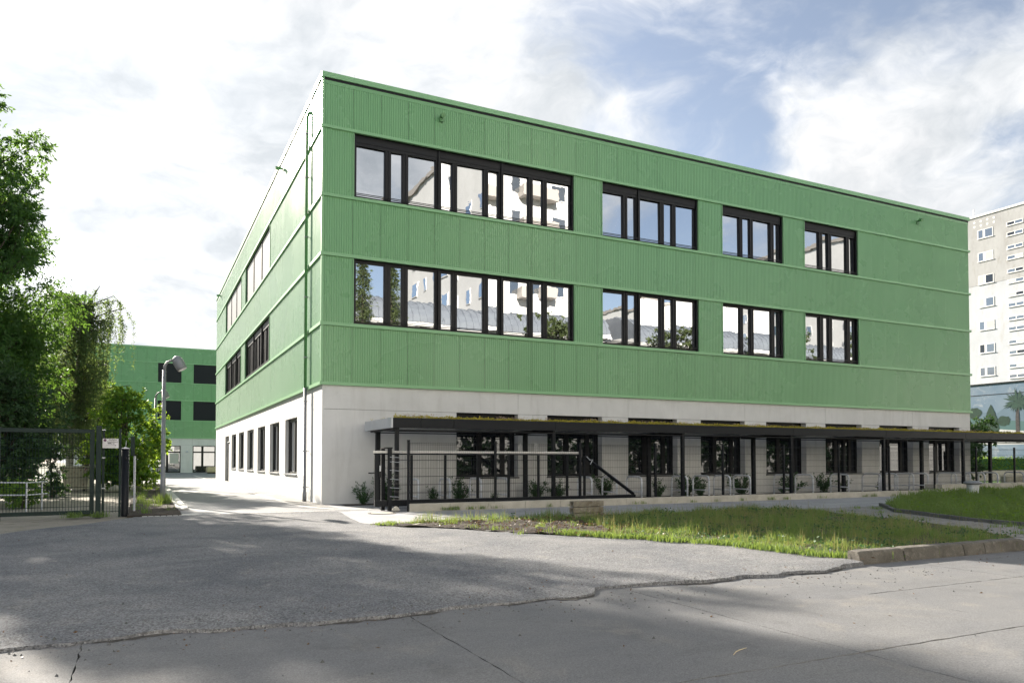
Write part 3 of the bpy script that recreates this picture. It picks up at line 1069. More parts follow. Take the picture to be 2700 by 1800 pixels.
dr_.box(FO + 0.19, FO + 0.26, DOOR[0], DOOR[1], 0, 3.2)
dr_ = dr_.build('door', 'frame_dark', school)
MB().box(FO + 0.175, FO + 0.189, DOOR[0] + 0.25, DOOR[1] - 0.25, 0.25, 2.9).build('pane', 'glass_ground', dr_)
hb = MB().tube([(FO + 0.13, DOOR[0] + 0.3, 0.9), (FO + 0.13, DOOR[0] + 0.3, 1.7)], 0.02, 8)
hb.build('handle', 'galvanised', dr_)
# downpipe
py_ = 2.15
dp = MB().tube([(-0.13, py_, 4.1), (-0.13, py_, 13.9), (-0.12, py_ - 0.04, 14.05), (-0.1, py_ - 0.16, 14.12), (0.03, py_ - 0.30, 14.12)], 0.052, 12)
dpo = dp.build('downpipe', 'pipe_green', school, smooth=True)
MB().tube([(-0.13, py_, 0.0), (-0.13, py_, 0.35), (-0.13, py_, 0.36), (-0.13, py_, 4.12)], [0.075, 0.075, 0.06, 0.06], 12).build('lower_pipe', 'zinc', dpo, smooth=True)
cl = MB()
for z in (0.5, 1.8, 3.6, 5.2, 7.4, 9.6, 11.8, 13.4):
    cl.tube([(-0.13, py_, z), (-0.13, py_, z + 0.05)], 0.07, 12)
    cl.tube([(-0.13, py_, z + 0.025), (0.02, py_, z + 0.025)], 0.012, 6)
cl.build('pipe_clip', 'zinc', dpo)
# spot lights on the cladding
for (x, z) in ((4.27, 14.02), (30.78, 13.96)):
    s_ = MB().box(x - 0.07, x + 0.07, -0.08, -0.037, z - 0.16, z + 0.02)
    s_.tube([(x, -0.06, z), (x - 0.02, -0.2, z + 0.02), (x - 0.03, -0.34, z - 0.03)], [0.04, 0.075, 0.085], 10)
    s_.build('spotlight', 'pipe_green', school)
for (y, z) in ((8.0, 14.2), (36.5, 14.25)):
    s_ = MB().box(-0.08, -0.037, y - 0.07, y + 0.07, z - 0.1, z + 0.02)
    s_.tube([(-0.06, y, z), (-0.2, y, z + 0.02), (-0.34, y, z - 0.03)], [0.04, 0.075, 0.085], 10)
    s_.build('spotlight', 'pipe_green', school)
MB().lathe(-0.02, 29.7, [(0.02, 2.62), (0.09, 2.62), (0.09, 2.72), (0.04, 2.76)], 10).build('wall_lamp', 'zinc', school)
for x in (1.3, 18.2):
    MB().tube([(x, 1.0, 14.3), (x, 1.0, 15.1), (x + 0.02, 1.0, 15.42)], 0.008, 5).build('lightning_rod', 'galvanised', school)

# ------------------------------------------------------------------ rear school building
YR = 71.0
rear = empty('school_building', (-4, YR, 0), 'second green corrugated block at the end of the yard, dark blinds down', 'building')
X0, X1 = -13.0, 25.0
MB().box(X0 + 0.1, X1, YR + 0.45, YR + 22, 0, 14.2).build('core', 'dark_core', rear)
MB().box(X0, X1, YR - 0.07, YR + 22, 14.57, 14.75).build('roof_cap', 'green_trim', rear)
for (z0, z1) in BELTS:
    MB().box(X0, X1, YR - 0.075, YR + 0.04, z0, z1).build('belt_trim', 'green_trim', rear)
for (z0, z1) in ((4.16, 6.08), (8.57, 10.49), (12.94, 14.57)):
    clad(rear, 'front', -13, 9, z0, z1, YR)
MB().box(9, X1, YR - 0.02, YR + 0.05, 4.16, 14.57).build('side_cladding', 'green_paint', rear)
MB().box(X0 - 0.03, X0 + 0.02, YR, YR + 22, 4.1, 14.6).build('side_cladding', 'green_paint', rear)
RW = [(-11.4, -8.9), (-3.83, -1.31), (0.0, 2.52), (3.8, 6.32)]
for (z0, z1) in ((6.19, 8.46), (10.59, 12.84)):
    pr = [(-13, -11.43), (-8.87, -3.86), (-1.28, -0.03), (2.55, 3.77), (6.35, 9)]
    for (a, c) in pr:
        clad(rear, 'front', a, c, z0, z1, YR, width=1.25)
    for (a, c) in RW:
        window(rear, 'front', YR, a, c, z0, z1, [(a + 0.1, c - 0.1)], 0.2, 'glass_far', blind='blind_dark', reveal='green_trim', rail=False)
rops = [(a, c, 0.02, 3.18) for a, c in RW]
cc = [-13, -6.2, -0.05, 3.2, 9.0]
for k in range(4):
    concrete_panel(rear, 'front', YR + FO, cc[k], cc[k + 1], 3.30, 4.05, [], 0.3)
    concrete_panel(rear, 'front', YR + FO, cc[k], cc[k + 1], 0.0, 3.29, rops, 0.3)
for (a, c) in RW:
    w_ = window(rear, 'front', YR + FO, a, c, 0.05, 3.18, [(a + 0.1, a + 0.95), (a + 1.2, c - 0.1)], 0.25, 'glass_far', rail=False, top=0.08)
    tb = MB()
    tb.box(a + 0.05, c - 0.05, YR + FO + 0.17, YR + FO + 0.20, 2.36, 2.52)
    tb.build('transom', 'frame_dark', w_)
cu = MB()
rows = []
for k in range(41):
    u = k / 40
    rows.append((-2.5 + 1.0 * u, YR + FO + 0.235 + 0.012 * math.sin(u * 60)))
cu.grid([[(x, y, 1.1) for x, y in rows], [(x, y, 2.3) for x, y in rows]])
cu.build('curtain', 'curtain', rear)
MB().box(0.45, 0.51, YR - 0.1, YR + 0.02, 2.4, 2.5)
MB().lathe(-0.62, YR - 0.05, [(0.02, 2.42), (0.13, 2.42), (0.10, 2.55), (0.04, 2.6)], 12).build('wall_lamp', 'galvanised', rear)


def text_mesh(name, s, size, m, parent, loc, rot, extrude=0.004):
    cu_ = bpy.data.curves.new(name, 'FONT')
    cu_.body = s
    cu_.size = size
    cu_.extrude = extrude
    cu_.resolution_u = 3
    cu_.align_x = 'CENTER'
    tmp = bpy.data.objects.new('tmp_text', cu_)
    col.objects.link(tmp)
    dg = bpy.context.evaluated_depsgraph_get()
    me = bpy.data.meshes.new_from_object(tmp.evaluated_get(dg))
    bpy.data.objects.remove(tmp)
    me.materials.clear()
    me.materials.append(M[m])
    o = bpy.data.objects.new(name, me)
    col.objects.link(o)
    o.parent = parent
    o.location = Vector(loc) - ORG[parent.name]
    o.rotation_euler = rot
    return o


text_mesh('lettering', 'N3 T3', 0.34, 'letter_white', rear, (-2.62, YR + 0.14, 2.72), (math.pi / 2, 0, 0))

# ================================================================== BIKE SHELTER
SX0, SX1 = 1.45, 46.0
shelter = empty('bike_shelter', (1.6, -3.2, 0), 'long flat anthracite bike shelter with a planted roof along the wall', 'shelter')
MB().box(SX0 + 0.05, SX1 - 0.05, -3.33, -0.42, 2.56, 2.72).build('roof_deck', 'alu_panel', shelter)
x = SX0
seams = [SX0, 2.35, 3.45] + [7.13 + 5.53 * k for k in range(7)] + [SX1]
for k in range(len(seams) - 1):
    MB().box(seams[k] + 0.005, seams[k + 1] - 0.005, -3.40, -3.345, 2.49, 2.80).build('fascia_panel', 'anthracite', shelter, bevel=0.006)
MB().box(SX0 - 0.055, SX0 - 0.002, -3.40, -0.36, 2.485, 2.805).build('end_fascia', 'alu_panel', shelter, bevel=0.006)
MB().box(SX0 + 0.005, SX1, -0.42, -0.36, 2.49, 2.80).build('rear_fascia', 'anthracite', shelter)
for k in range(8):
    xx = 1.62 + 5.53 * k
    MB().box(xx - 0.06, xx + 0.06, -3.30, -3.18, 0, 2.56).build('post', 'anthracite', shelter, bevel=0.01)
    xb = 1.67 + 5.56 * k
    MB().box(xb - 0.075, xb + 0.075, -1.07, -0.93, 0, 2.56).build('post', 'anthracite', shelter, bevel=0.01)
    MB().box(xx - 0.05, xx + 0.05, -3.17, -0.44, 2.44, 2.555).build('cross_beam', 'anthracite', shelter)
MB().box(SX0 + 0.1, SX1 - 0.1, -3.29, -3.19, 2.40, 2.435).build('edge_beam', 'anthracite', shelter)
MB().box(SX0 + 0.1, SX1 - 0.1, -1.05, -0.95, 2.40, 2.435).build('edge_beam', 'anthracite', shelter)
MB().box(SX0 + 0.08, SX1 - 0.08, -3.34, -0.43, 2.722, 2.80).build('roof_soil', 'turf_soil', shelter)


def leaf_arrays(c, d, L, W, up=None, fold=0.0):
    """diamond leaves: base c (N,3), direction d (N,3) unit, arrays L,W"""
    n = len(c)
    r = rng.normal(size=(n, 3)) if up is None else up
    s = np.cross(d, r)
    s /= np.linalg.norm(s, axis=1, keepdims=True) + 1e-9
    L = np.asarray(L).reshape(-1, 1) * np.ones((n, 1))
    W = np.asarray(W).reshape(-1, 1) * np.ones((n, 1))
    v = np.empty((n, 4, 3))
    v[:, 0] = c
    v[:, 1] = c + d * L * 0.45 + s * W * 0.5
    v[:, 2] = c + d * L
    v[:, 3] = c + d * L * 0.45 - s * W * 0.5
    return v.reshape(-1, 3), np.arange(n * 4).reshape(n, 4)


def unit(a):
    return a / (np.linalg.norm(a, axis=1, keepdims=True) + 1e-9)


def blades(pts, hgt, wid, lean=0.35):
    """grass blades of two segments (quad + tip as degenerate-free quads)"""
    n = len(pts)
    az = rng.uniform(0, 2 * np.pi, n)
    s = np.stack([np.cos(az), np.sin(az), np.zeros(n)], 1)
    la = rng.uniform(0, 2 * np.pi, n)
    lm = np.abs(rng.normal(0, lean, n)) * hgt
    l = np.stack([np.cos(la) * lm, np.sin(la) * lm, np.zeros(n)], 1)
    h = hgt.reshape(-1, 1)
    w = wid.reshape(-1, 1)
    zz = np.array([[0, 0, 1.0]])
    v = np.empty((n, 5, 3))
    v[:, 0] = pts - s * w * 0.5
    v[:, 1] = pts + s * w * 0.5
    mid = pts + zz * h * 0.6 + l * 0.35
    v[:, 2] = mid + s * w * 0.38
    v[:, 3] = mid - s * w * 0.38
    v[:, 4] = pts + zz * h * (1 - 0.25 * (lm / np.maximum(hgt, 1e-6)).reshape(-1, 1)) + l
    base = np.arange(n).reshape(-1, 1) * 5
    tris = np.concatenate([base + np.array([[0, 1, 2]]), base + np.array([[0, 2, 3]]), base + np.array([[3, 2, 4]])], 0)
    return v.reshape(-1, 3), tris


def stuff(name, v, f, m, parent=None, org=(0, 0, 0), label=None, cat=None, kind='stuff'):
    o0 = np.array(ORG[parent.name]) if parent is not None else np.array(org)
    me = mesh_np(name, np.asarray(v) - o0, f, m)
    o = link(name, me, parent, org)
    tag(o, label, cat, None, kind)
    return o


# planting on the roof: cushions of sedum, thicker at the front edge
n = 34000
px_ = rng.uniform(SX0 + 0.1, SX1 - 0.1, n)
py_s = np.where(rng.random(n) < 0.6, -3.34 + np.abs(rng.normal(0, 0.25, n)), rng.uniform(-3.34, -0.45, n))
hh = 0.05 + 0.045 * np.clip(hnoise(px_, py_s, 2.6), -0.6, 1.2) + 0.02 * rng.random(n)
pts = np.stack([px_, py_s, 2.79 + np.maximum(hh, 0.0) * rng.random(n)], 1)
d = unit(rng.normal(size=(n, 3)) * np.array([1, 1, 0.5]) + np.array([0, 0, 0.9]))
v, f = leaf_arrays(pts, d, rng.uniform(0.03, 0.07, n), rng.uniform(0.018, 0.035, n))
stuff('sedum', v, f, 'sedum', shelter)
n = 2600
px_ = rng.uniform(SX0 + 0.1, SX1 - 0.1, n)
keep = hnoise(px_, px_ * 0 + 1, 1.4) > 0.1
px_ = px_[keep]
n = len(px_)
py_s = -3.33 + np.abs(rng.normal(0, 0.5, n))
hg = rng.uniform(0.06, 0.15, n)
v, f = blades(np.stack([px_, py_s, np.full(n, 2.8)], 1), hg, np.full(n, 0.006), 0.2)
stuff('flower_stalk', v, f, 'sedum', shelter)
c = np.repeat(np.stack([px_, py_s, 2.8 + hg * 0.95], 1), 5, 0) + rng.normal(0, 0.012, (n * 5, 3))
v, f = leaf_arrays(c, unit(rng.normal(size=(n * 5, 3))), np.full(n * 5, 0.022), np.full(n * 5, 0.018))
stuff('flower_head', v, f, 'sedum_flower', shelter)

# ------------------------------------------------------------------ bike racks
hoop = MB()
pts_ = [(0, 0, 0), (0, 0, 0.70)]
for k in range(1, 7):
    a = math.pi / 2 * k / 6
    pts_.append((0, 0.18 - 0.18 * math.cos(a), 0.70 + 0.18 * math.sin(a)))
for k in range(0, 7):
    a = math.pi / 2 * k / 6
    pts_.append((0, 0.77 + 0.18 * math.sin(a), 0.70 + 0.18 * math.cos(a)))
pts_.append((0, 0.95, 0))
hoop.tube(pts_, 0.036, 10)
bar = MB().tube([(0, 0.02, 0.33), (0, 0.93, 0.33)], 0.024, 8)
feet = MB()
feet.lathe(0, 0, [(0.07, 0.0), (0.07, 0.012), (0.034, 0.014)], 12)
feet.lathe(0, 0.95, [(0.07, 0.0), (0.07, 0.012), (0.034, 0.014)], 12)


def me_of(mb, name, m, smooth=True):
    me = bpy.data.meshes.new(name)
    me.from_pydata(mb.v, [], mb.f)
    me.materials.append(M[m])
    me.polygons.foreach_set('use_smooth', [smooth] * len(me.polygons))
    me.update()
    return me


rack_parts = [('hoop', me_of(hoop, 'hoop', 'rack_zinc')), ('crossbar', me_of(bar, 'crossbar', 'rack_zinc')),
              ('foot_plate', me_of(feet, 'foot_plate', 'galvanised', False))]
RX = [2.49, 3.56, 4.66, 5.64, 8.97, 10.03, 11.13, 13.26, 14.32, 15.39, 16.43, 18.68, 19.92, 22.07, 24.12, 25.23, 26.33, 27.35,
      29.42, 30.49, 31.61, 32.65, 34.82]
for i, x in enumerate(RX):
    r_ = empty('bike_rack', (x, -2.8, 0), 'silver tube bike hoop under the shelter, %s counted from the gate end' % ORDW[i], 'bike rack',
               'bike hoops under the shelter')
    for nm, me in rack_parts:
        o = bpy.data.objects.new(nm, me)
        col.objects.link(o)
        o.parent = r_

# ------------------------------------------------------------------ low wall of concrete blocks
wall = empty('low_wall', (1.58, -4.6, 0), 'low pale concrete block wall under the mesh fence', 'wall')
x = 1.58
k = 0
while x < 25.6:
    L = 1.27 + random.uniform(-0.01, 0.01)
    MB().box(x, min(x + L - 0.008, 25.64), -4.63, -4.40, -0.05, 0.225 + random.uniform(-0.004, 0.004)).build('wall_block', 'concrete_block', wall, bevel=0.006)
    x += L
x = 25.65
while x < 46:
    L = 1.0 + random.uniform(-0.01, 0.01)
    MB().box(x, x + L - 0.008, -4.63, -4.40, -0.05, 0.45 + random.uniform(-0.004, 0.004)).build('wall_block', 'concrete_block', wall, bevel=0.006)
    x += L
MB().box(25.55, 25.64, -4.40, -3.9, 0.0, 0.44).build('wall_return', 'concrete_block', wall)

# ------------------------------------------------------------------ mesh fence
fence = empty('mesh_fence', (1.57, -4.3, 0), 'dark double-wire mesh fence with posts on the low wall', 'fence')
FX = [1.57, 4.46, 7.54, 10.60, 13.64, 16.66, 19.65, 22.65, 25.58, 28.50, 31.39, 34.35, 37.3, 40.3]
YF = -4.33
for i, x in enumerate(FX):
    zb = 0.0 if i == 0 else (0.22 if x < 25.6 else 0.44)
    yb = -4.52 if i == 0 else YF
    p_ = MB().box(x - 0.035, x + 0.035, yb - 0.035, yb + 0.025, zb - 0.02, 2.07).build('post', 'anthracite', fence)
    MB().box(x - 0.04, x + 0.04, yb - 0.04, yb + 0.03, 2.07, 2.09).build('cap', 'anthracite', p_)


def mesh_panel(root, p0, p1, z0, z1, sp, mname, hz, wr=0.0021, hr=0.0038, nm='mesh_panel'):
    mb = MB()
    p0, p1 = Vector(p0), Vector(p1)
    L = (p1 - p0).length
    d = (p1 - p0) / L
    nrm = Vector((-d.y, d.x, 0))
    n = int(L / sp)
    def bar(a, c, r):
        mb.tube([a, c], r, 4, False)
    for k in range(n + 1):
        q = p0 + d * (L * k / n)
        bar((q.x, q.y, z0), (q.x, q.y, z1), wr)
    for z in hz:
        for s_ in (-1, 1):
            a = p0 + nrm * 0.009 * s_
            c_ = p1 + nrm * 0.009 * s_
            bar((a.x, a.y, z), (c_.x, c_.y, z), hr)
    return mb.build(nm, mname, root)


for i in range(len(FX) - 1):
    zb = 0.26 if FX[i] < 25.5 else 0.48
    hz = [zb + 0.03] + [z for z in np.arange(0.55, 2.0, 0.235)] + [2.0]
    mesh_panel(fence, (FX[i] + 0.04, YF - 0.045, 0), (FX[i + 1] - 0.04, YF - 0.045, 0), zb, 2.03, 0.07, 'anthracite', hz)
mesh_panel(fence, (1.1, -3.75, 0), (1.55, -4.5, 0), 0.08, 1.80, 0.06, 'anthracite', list(np.arange(0.1, 1.9, 0.235)))

# ------------------------------------------------------------------ cantilever sliding gate, pushed open behind the fence
sg = empty('sliding_gate', (0.8, -3.9, 0.1), 'open sliding gate with pale top rail and slanting tail strut behind the fence', 'gate')
YG = -3.95
MB().box(0.72, 10.0, YG - 0.06, YG + 0.06, 0.13, 0.31).build('bottom_beam', 'anthracite', sg, bevel=0.008)
MB().box(0.70, 7.75, YG - 0.03, YG + 0.03, 1.705, 1.775).build('top_rail', 'rail_white', sg, bevel=0.006)
MB().box(0.70, 7.75, YG - 0.035, YG + 0.035, 1.66, 1.702).build('top_rail_base', 'anthracite', sg)
for x in (0.78, 1.86, 2.94, 4.03, 5.11, 6.19, 7.27, 7.95):
    w_ = 0.06 if x < 0.8 else 0.035
    MB().box(x - w_, x + w_, YG - 0.032, YG + 0.032, 0.315, 1.655).build('gate_post', 'anthracite', sg)
mesh_panel(sg, (0.86, YG + 0.01, 0), (7.9, YG + 0.01, 0), 0.32, 1.65, 0.09, 'anthracite', [0.5, 0.75, 1.0, 1.25, 1.5], nm='infill_mesh')
st = MB()
st.tube([(7.95, YG, 1.62), (9.95, YG, 0.32)], 0.06, 4)
st.build('tail_strut', 'anthracite', sg)
MB().tube([(7.98, YG - 0.1, 1.62), (8.1, YG - 0.1, 1.5), (8.22, YG - 0.1, 1.52), (8.12, YG - 0.1, 1.36)], 0.014, 6).build('cable_loop', 'galvanised', sg)
lk = MB().box(0.83, 0.90, YG - 0.08, YG + 0.05, 1.0, 1.22).build('lock_case', 'frame_dark', sg)
MB().tube([(0.70, YG - 0.06, 1.12), (0.52, YG - 0.06, 1.12)], 0.018, 8).build('latch', 'frame_dark', lk)
MB().box(0.845, 0.885, YG - 0.095, YG - 0.082, 1.17, 1.34).build('strike_plate', 'galvanised', lk)
gp_ = empty('gate_guide_post', (1.1, -3.75, 0), 'dark twin guide post holding the sliding gate beside the manhole', 'gate post')
for dx, dy in ((-0.05, 0.12), (0.06, -0.22)):
    MB().box(1.1 + dx - 0.055, 1.1 + dx + 0.055, -3.8 + dy - 0.05, -3.8 + dy + 0.05, 0, 1.84).build('post', 'anthracite', gp_, bevel=0.006)
br = MB()
for z in (0.42, 0.68, 0.93, 1.19, 1.44, 1.58):
    br.tube([(1.15, -4.08, z + 0.01), (1.45, -4.25, z - 0.01)], 0.008, 6)
br.build('bracket', 'galvanised', gp_)
MB().box(0.98, 1.24, -4.05, -3.66, 1.842, 1.88).build('roller_head', 'frame_dark', gp_)
for i, x in enumerate((5.4, 5.98)):
    lp = MB()
    ring = [(x + 0.04 * math.sin(a), -4.2, 1.88 + 0.15 * math.cos(a)) for a in np.linspace(0, 2 * math.pi, 17)]
    lp.tube(ring, 0.012, 6, False)
    tag(lp.build('wire_loop', 'rail_white', org=(x, -4.2, 1.73)), ['pale wire loop hanging on the mesh, left of the two', 'pale wire loop hanging on the mesh, right of the two'][i], 'wire loop', 'wire loops on the fence')

# ------------------------------------------------------------------ manhole cover, stone, kerb, blocks, vent
mh = empty('manhole_cover', (0.67, -4.91, 0), 'round pale manhole cover in the paving by the sliding gate', 'manhole')
MB().lathe(0.67, -4.91, [(0.40, -0.01), (0.40, 0.012), (0.33, 0.014), (0.33, 0.0)], 32).build('frame_ring', 'kerb_stone', mh)
MB().lathe(0.67, -4.91, [(0.31, 0.0), (0.31, 0.018), (0.0, 0.02)], 32).build('lid', 'concrete_block', mh)
sm = MB()
rs = [(0.02, 0.0), (0.10, 0.02), (0.12, 0.06), (0.08, 0.13), (0.02, 0.16)]
sm.lathe(1.2, -4.5, rs, 9)
sm.v = [(x + 0.015 * math.sin(40 * y + 30 * z), y + 0.015 * math.cos(37 * x), z) for x, y, z in sm.v]
tag(sm.build('stone', 'concrete_block', org=(1.2, -4.5, 0)), 'small pale rubble stone beside the manhole cover', 'stone')

# loose slab lying at the paving edge
sm = MB().prism([(0.05, -9.35), (0.55, -9.55), (0.8, -9.35), (0.3, -9.1)], 0.02, 0.055)
tag(sm.build('loose_slab', 'concrete_block', org=(0.4, -9.3, 0), bevel=0.01), 'flat pale concrete fragment lying in the bare earth', 'slab')

kerb = empty('kerb', (4.0, -17.8, 0), 'row of worn brown-grey kerb stones in front of the grass verge', 'kerb')
kx = [3.99, 4.99, 6.43, 6.97, 8.17]
for k in range(4):
    mb = MB()
    x0, x1 = kx[k] + 0.012, kx[k + 1] - 0.012
    n = max(3, int((x1 - x0) / 0.08))
    rows = []
    prof = [(-17.93, -0.07), (-17.925, 0.0), (-17.905, 0.12), (-17.895, 0.150), (-17.875, 0.165), (-17.76, 0.170), (-17.712, 0.168), (-17.70, -0.05)]
    for i in range(n + 1):
        x = x0 + (x1 - x0) * i / n
        edge = 0.012 if i in (0, n) else 0
        fall = 0.0
        if k == 3 and x > 8.02:
            fall = (x - 8.02) / 0.14 * 0.05
        rows.append([(x, y + random.gauss(0, 0.003), z - (edge + fall + random.uniform(0, 0.006)) * (1 if z > 0.05 else 0)) for y, z in prof])
    mb.grid(rows)
    mb.poly([p for p in rows[0]])
    mb.poly([p for p in rows[-1]][::-1])
    mb.build('kerb_stone', 'kerb_stone', kerb)
x = 8.2
for k in range(5):
    MB().box(x, x + 0.98, -17.92, -17.72, -0.07, -0.005).build('kerb_stone', 'kerb_stone', kerb, bevel=0.008)
    x += 1.0

edging = empty('path_edging', (12.4, -15.3, 0), 'dark stone edging between the paved path and the right-hand grass', 'edging')
ep = [(16.2, -8.87), (15.1, -10.0), (14.06, -11.0), (13.75, -11.75), (13.4, -12.5), (13.05, -13.25), (12.72, -14.0), (12.52, -14.7), (12.38, -15.4), (12.5, -16.3), (12.75, -17.2)]
for k in range(len(ep) - 1):
    a, c = Vector((*ep[k], 0)), Vector((*ep[k + 1], 0))
    d_ = (c - a).normalized()
    n_ = Vector((-d_.y, d_.x, 0)) * 0.05
    a += d_ * 0.01
    c -= d_ * 0.01
    MB().prism([(p.x, p.y) for p in (a - n_, c - n_, c + n_, a + n_)], -0.03, 0.10 + random.uniform(-0.012, 0.012)).build('edging_stone', 'edging_stone', edging)

for k, lab in enumerate(('bottom hollow concrete block of the stack in the verge', 'middle hollow concrete block of the stack in the verge',
                         'stained top hollow concrete block of the stack in the verge')):
    z0 = 0.02 + k * 0.152
    z1 = z0 + 0.138
    dx = (0.02, 0.0, 0.005)[k]
    x0, x1, y0, y1 = 4.33 + dx, 5.22 + dx, -9.28, -9.06
    bl = MB()
    hy0, hy1, hz0, hz1 = y0 + 0.05, y1 - 0.055, z0 + 0.015, z1 - 0.04
    bl.box(x0, x1, y0, hy0, z0, z1)
    bl.box(x0, x1, hy1, y1, z0, z1)
    bl.box(x0 + 0.001, x1 - 0.001, hy0, hy1, hz1, z1 - 0.001)
    bl.box(x0 + 0.001, x1 - 0.001, hy0, hy1, z0 + 0.001, hz0)
    bl.box(x0 + 0.3, x1 - 0.3, hy0, hy1, hz0, hz1)
    tag(bl.build('concrete_block', 'stained_block', org=(4.35, -9.25, z0), bevel=0.008), lab, 'concrete block', 'stack of hollow blocks')

vt = empty('vent_pipe', (24.0, -7.0, 0.15), 'stubby silver mushroom-capped vent pipe in the right-hand grass', 'vent')
MB().lathe(24.0, -7.0, [(0.21, 0.0), (0.21, 0.50), (0.24, 0.51), (0.24, 0.54)], 24).build('pipe', 'galvanised', vt, smooth=False)
MB().lathe(24.0, -7.0, [(0.22, 0.545), (0.315, 0.56), (0.33, 0.60), (0.30, 0.645), (0.2, 0.675), (0.0, 0.685)], 24).build('cap', 'zinc', vt, smooth=True)

# ------------------------------------------------------------------ green swing gate on the left
sw = empty('swing_gate', (-6.4, -3.15, 0), 'dark green steel mesh swing gate at the left edge', 'gate')
G0, G1 = Vector((-8.75, -3.35, 0)), Vector((-6.53, -3.15, 0))
gd = (G1 - G0).normalized()
gn = Vector((-gd.y, gd.x, 0))


def gbar(a, c, z0, z1, t=0.035):
    pa, pc = G0 + gd * a, G0 + gd * c
    return MB().prism([(q.x, q.y) for q in (pa - gn * t, pc - gn * t, pc + gn * t, pa + gn * t)], z0, z1)


GL = (G1 - G0).length
gbar(0.0, 0.20, 0.03, 2.33, 0.06).build('hinge_stile', 'gate_green', sw)
gbar(GL - 0.10, GL, 0.10, 2.30).build('lock_stile', 'gate_green', sw)
gbar(0.2, GL - 0.1, 2.20, 2.30).build('top_rail', 'gate_green', sw)
gbar(0.2, GL - 0.1, 0.10, 0.20).build('bottom_rail', 'gate_green', sw)
mesh_panel(sw, tuple(G0 + gd * 0.2), tuple(G1 - gd * 0.1), 0.2, 2.2, 0.066, 'gate_green', [0.3, 0.55, 0.8, 1.05, 1.3, 1.55, 1.8, 2.05], 0.005, 0.0065, nm='infill_mesh')
MB().tube([(-8.55, -3.33, -0.02), (-8.55, -3.33, 0.12)], 0.018, 6).build('drop_bolt', 'gate_green', sw)
gpo = empty('gate_post', (-6.40, -3.2, 0), 'thick dark green steel post at the free end of the swing gate', 'gate post')
MB().box(-6.49, -6.37, -3.27, -3.13, 0.14, 2.40).build('post', 'gate_green', gpo, bevel=0.008)
MB().box(-6.50, -6.36, -3.28, -3.12, -0.02, 0.138).build('footing', 'edging_stone', gpo, bevel=0.01)
sf = empty('side_fence', (-6.15, -3.05, 0), 'narrow dark green mesh panel between gate post and round column', 'fence')
MB().box(-6.355, -6.30, -3.10, -3.04, 0, 2.32).build('post', 'gate_green', sf)
MB().box(-5.965, -5.91, -3.10, -3.04, 0, 2.33).build('post', 'gate_green', sf)
mesh_panel(sf, (-6.3, -3.07, 0), (-5.96, -3.07, 0), 0.12, 2.30, 0.066, 'gate_green', [0.15, 0.4, 0.65, 0.9, 1.15, 1.4, 1.6, 1.8, 2.05, 2.28], 0.005, 0.0065)
for z in (0.75, 1.55, 2.28):
    MB().box(-6.36, -6.28, -3.115, -3.101, z, z + 0.025).build('clamp', 'galvanised', sf)
sgn = empty('notice_sign', (-6.16, -3.12, 1.8), 'white keep-clear notice with purple disc on the narrow mesh panel', 'sign')
MB().box(-6.35, -5.975, -3.135, -3.125, 1.815, 2.065).build('plate', 'sign_white', sgn)
dsk = MB()
ring = [(-6.29 + 0.035 * math.cos(a), -3.139, 2.02 + 0.035 * math.sin(a)) for a in np.linspace(0, 2 * math.pi, 25)[:-1]]
dsk.poly(ring)
dsk.build('no_parking_disc', 'sign_purple', sgn)
text_mesh('lettering', 'Einfahrt', 0.062, 'ink', sgn, (-6.11, -3.139, 2.012), (math.pi / 2, 0, 0), 0.001)
text_mesh('lettering', 'freihalten!', 0.062, 'ink', sgn, (-6.11, -3.139, 1.958), (math.pi / 2, 0, 0), 0.001)
ic = MB()
ic.box(-6.23, -6.15, -3.139, -3.136, 1.925, 1.95)
ic.box(-6.15, -6.12, -3.139, -3.136, 1.925, 1.938)
ic.quad((-6.11, -3.138, 1.925), (-6.07, -3.138, 1.925), (-6.08, -3.138, 1.945), (-6.11, -3.138, 1.935))
ic.build('tow_truck_icon', 'ink', sgn)
ic = MB()
ic.box(-6.27, -6.06, -3.139, -3.136, 1.888, 1.893)
ic.poly([(-6.06, -3.138, 1.878), (-6.03, -3.138, 1.8905), (-6.06, -3.138, 1.903)])
ic.box(-6.30, -6.03, -3.139, -3.136, 1.862, 1.864)
ic.box(-6.30, -6.03, -3.139, -3.136, 1.842, 1.844)
ic.build('arrow', 'ink', sgn)
bo = empty('round_column', (-5.8, -2.98, 0), 'round black steel column with a small pale cap beside the planting bed', 'column')
MB().lathe(-5.815, -2.95, [(0.095, 0.0), (0.095, 1.80)], 24).build('shaft', 'anthracite', bo, smooth=True)
MB().lathe(-5.815, -2.95, [(0.105, 1.803), (0.105, 1.815), (0.02, 1.845)], 24).build('cap', 'sign_white', bo)
MB().tube([(-5.81, -2.95, 1.845), (-5.80, -2.95, 2.02)], 0.008, 6).build('rod', 'galvanised', bo)
MB().lathe(-5.80, -3.05, [(0.0, 1.52), (0.024, 1.52), (0.024, 1.57), (0.0, 1.575)], 12).build('lock_boss', 'frame_dark', bo)
bf = empty('fence_post', (-5.62, -1.6, 0), 'slim grey metal post just behind the round column', 'post')
MB().tube([(-5.60, -1.6, 0), (-5.60, -1.6, 1.62)], 0.03, 8).build('post', 'galvanised', bf)
MB().box(-5.64, -5.56, -1.64, -1.56, 1.62, 1.66).build('cap', 'frame_dark', bf)
MB().box(-5.70, -5.60, -2.1, -1.98, 1.62, 2.16).build('bracket', 'gate_green', bf)

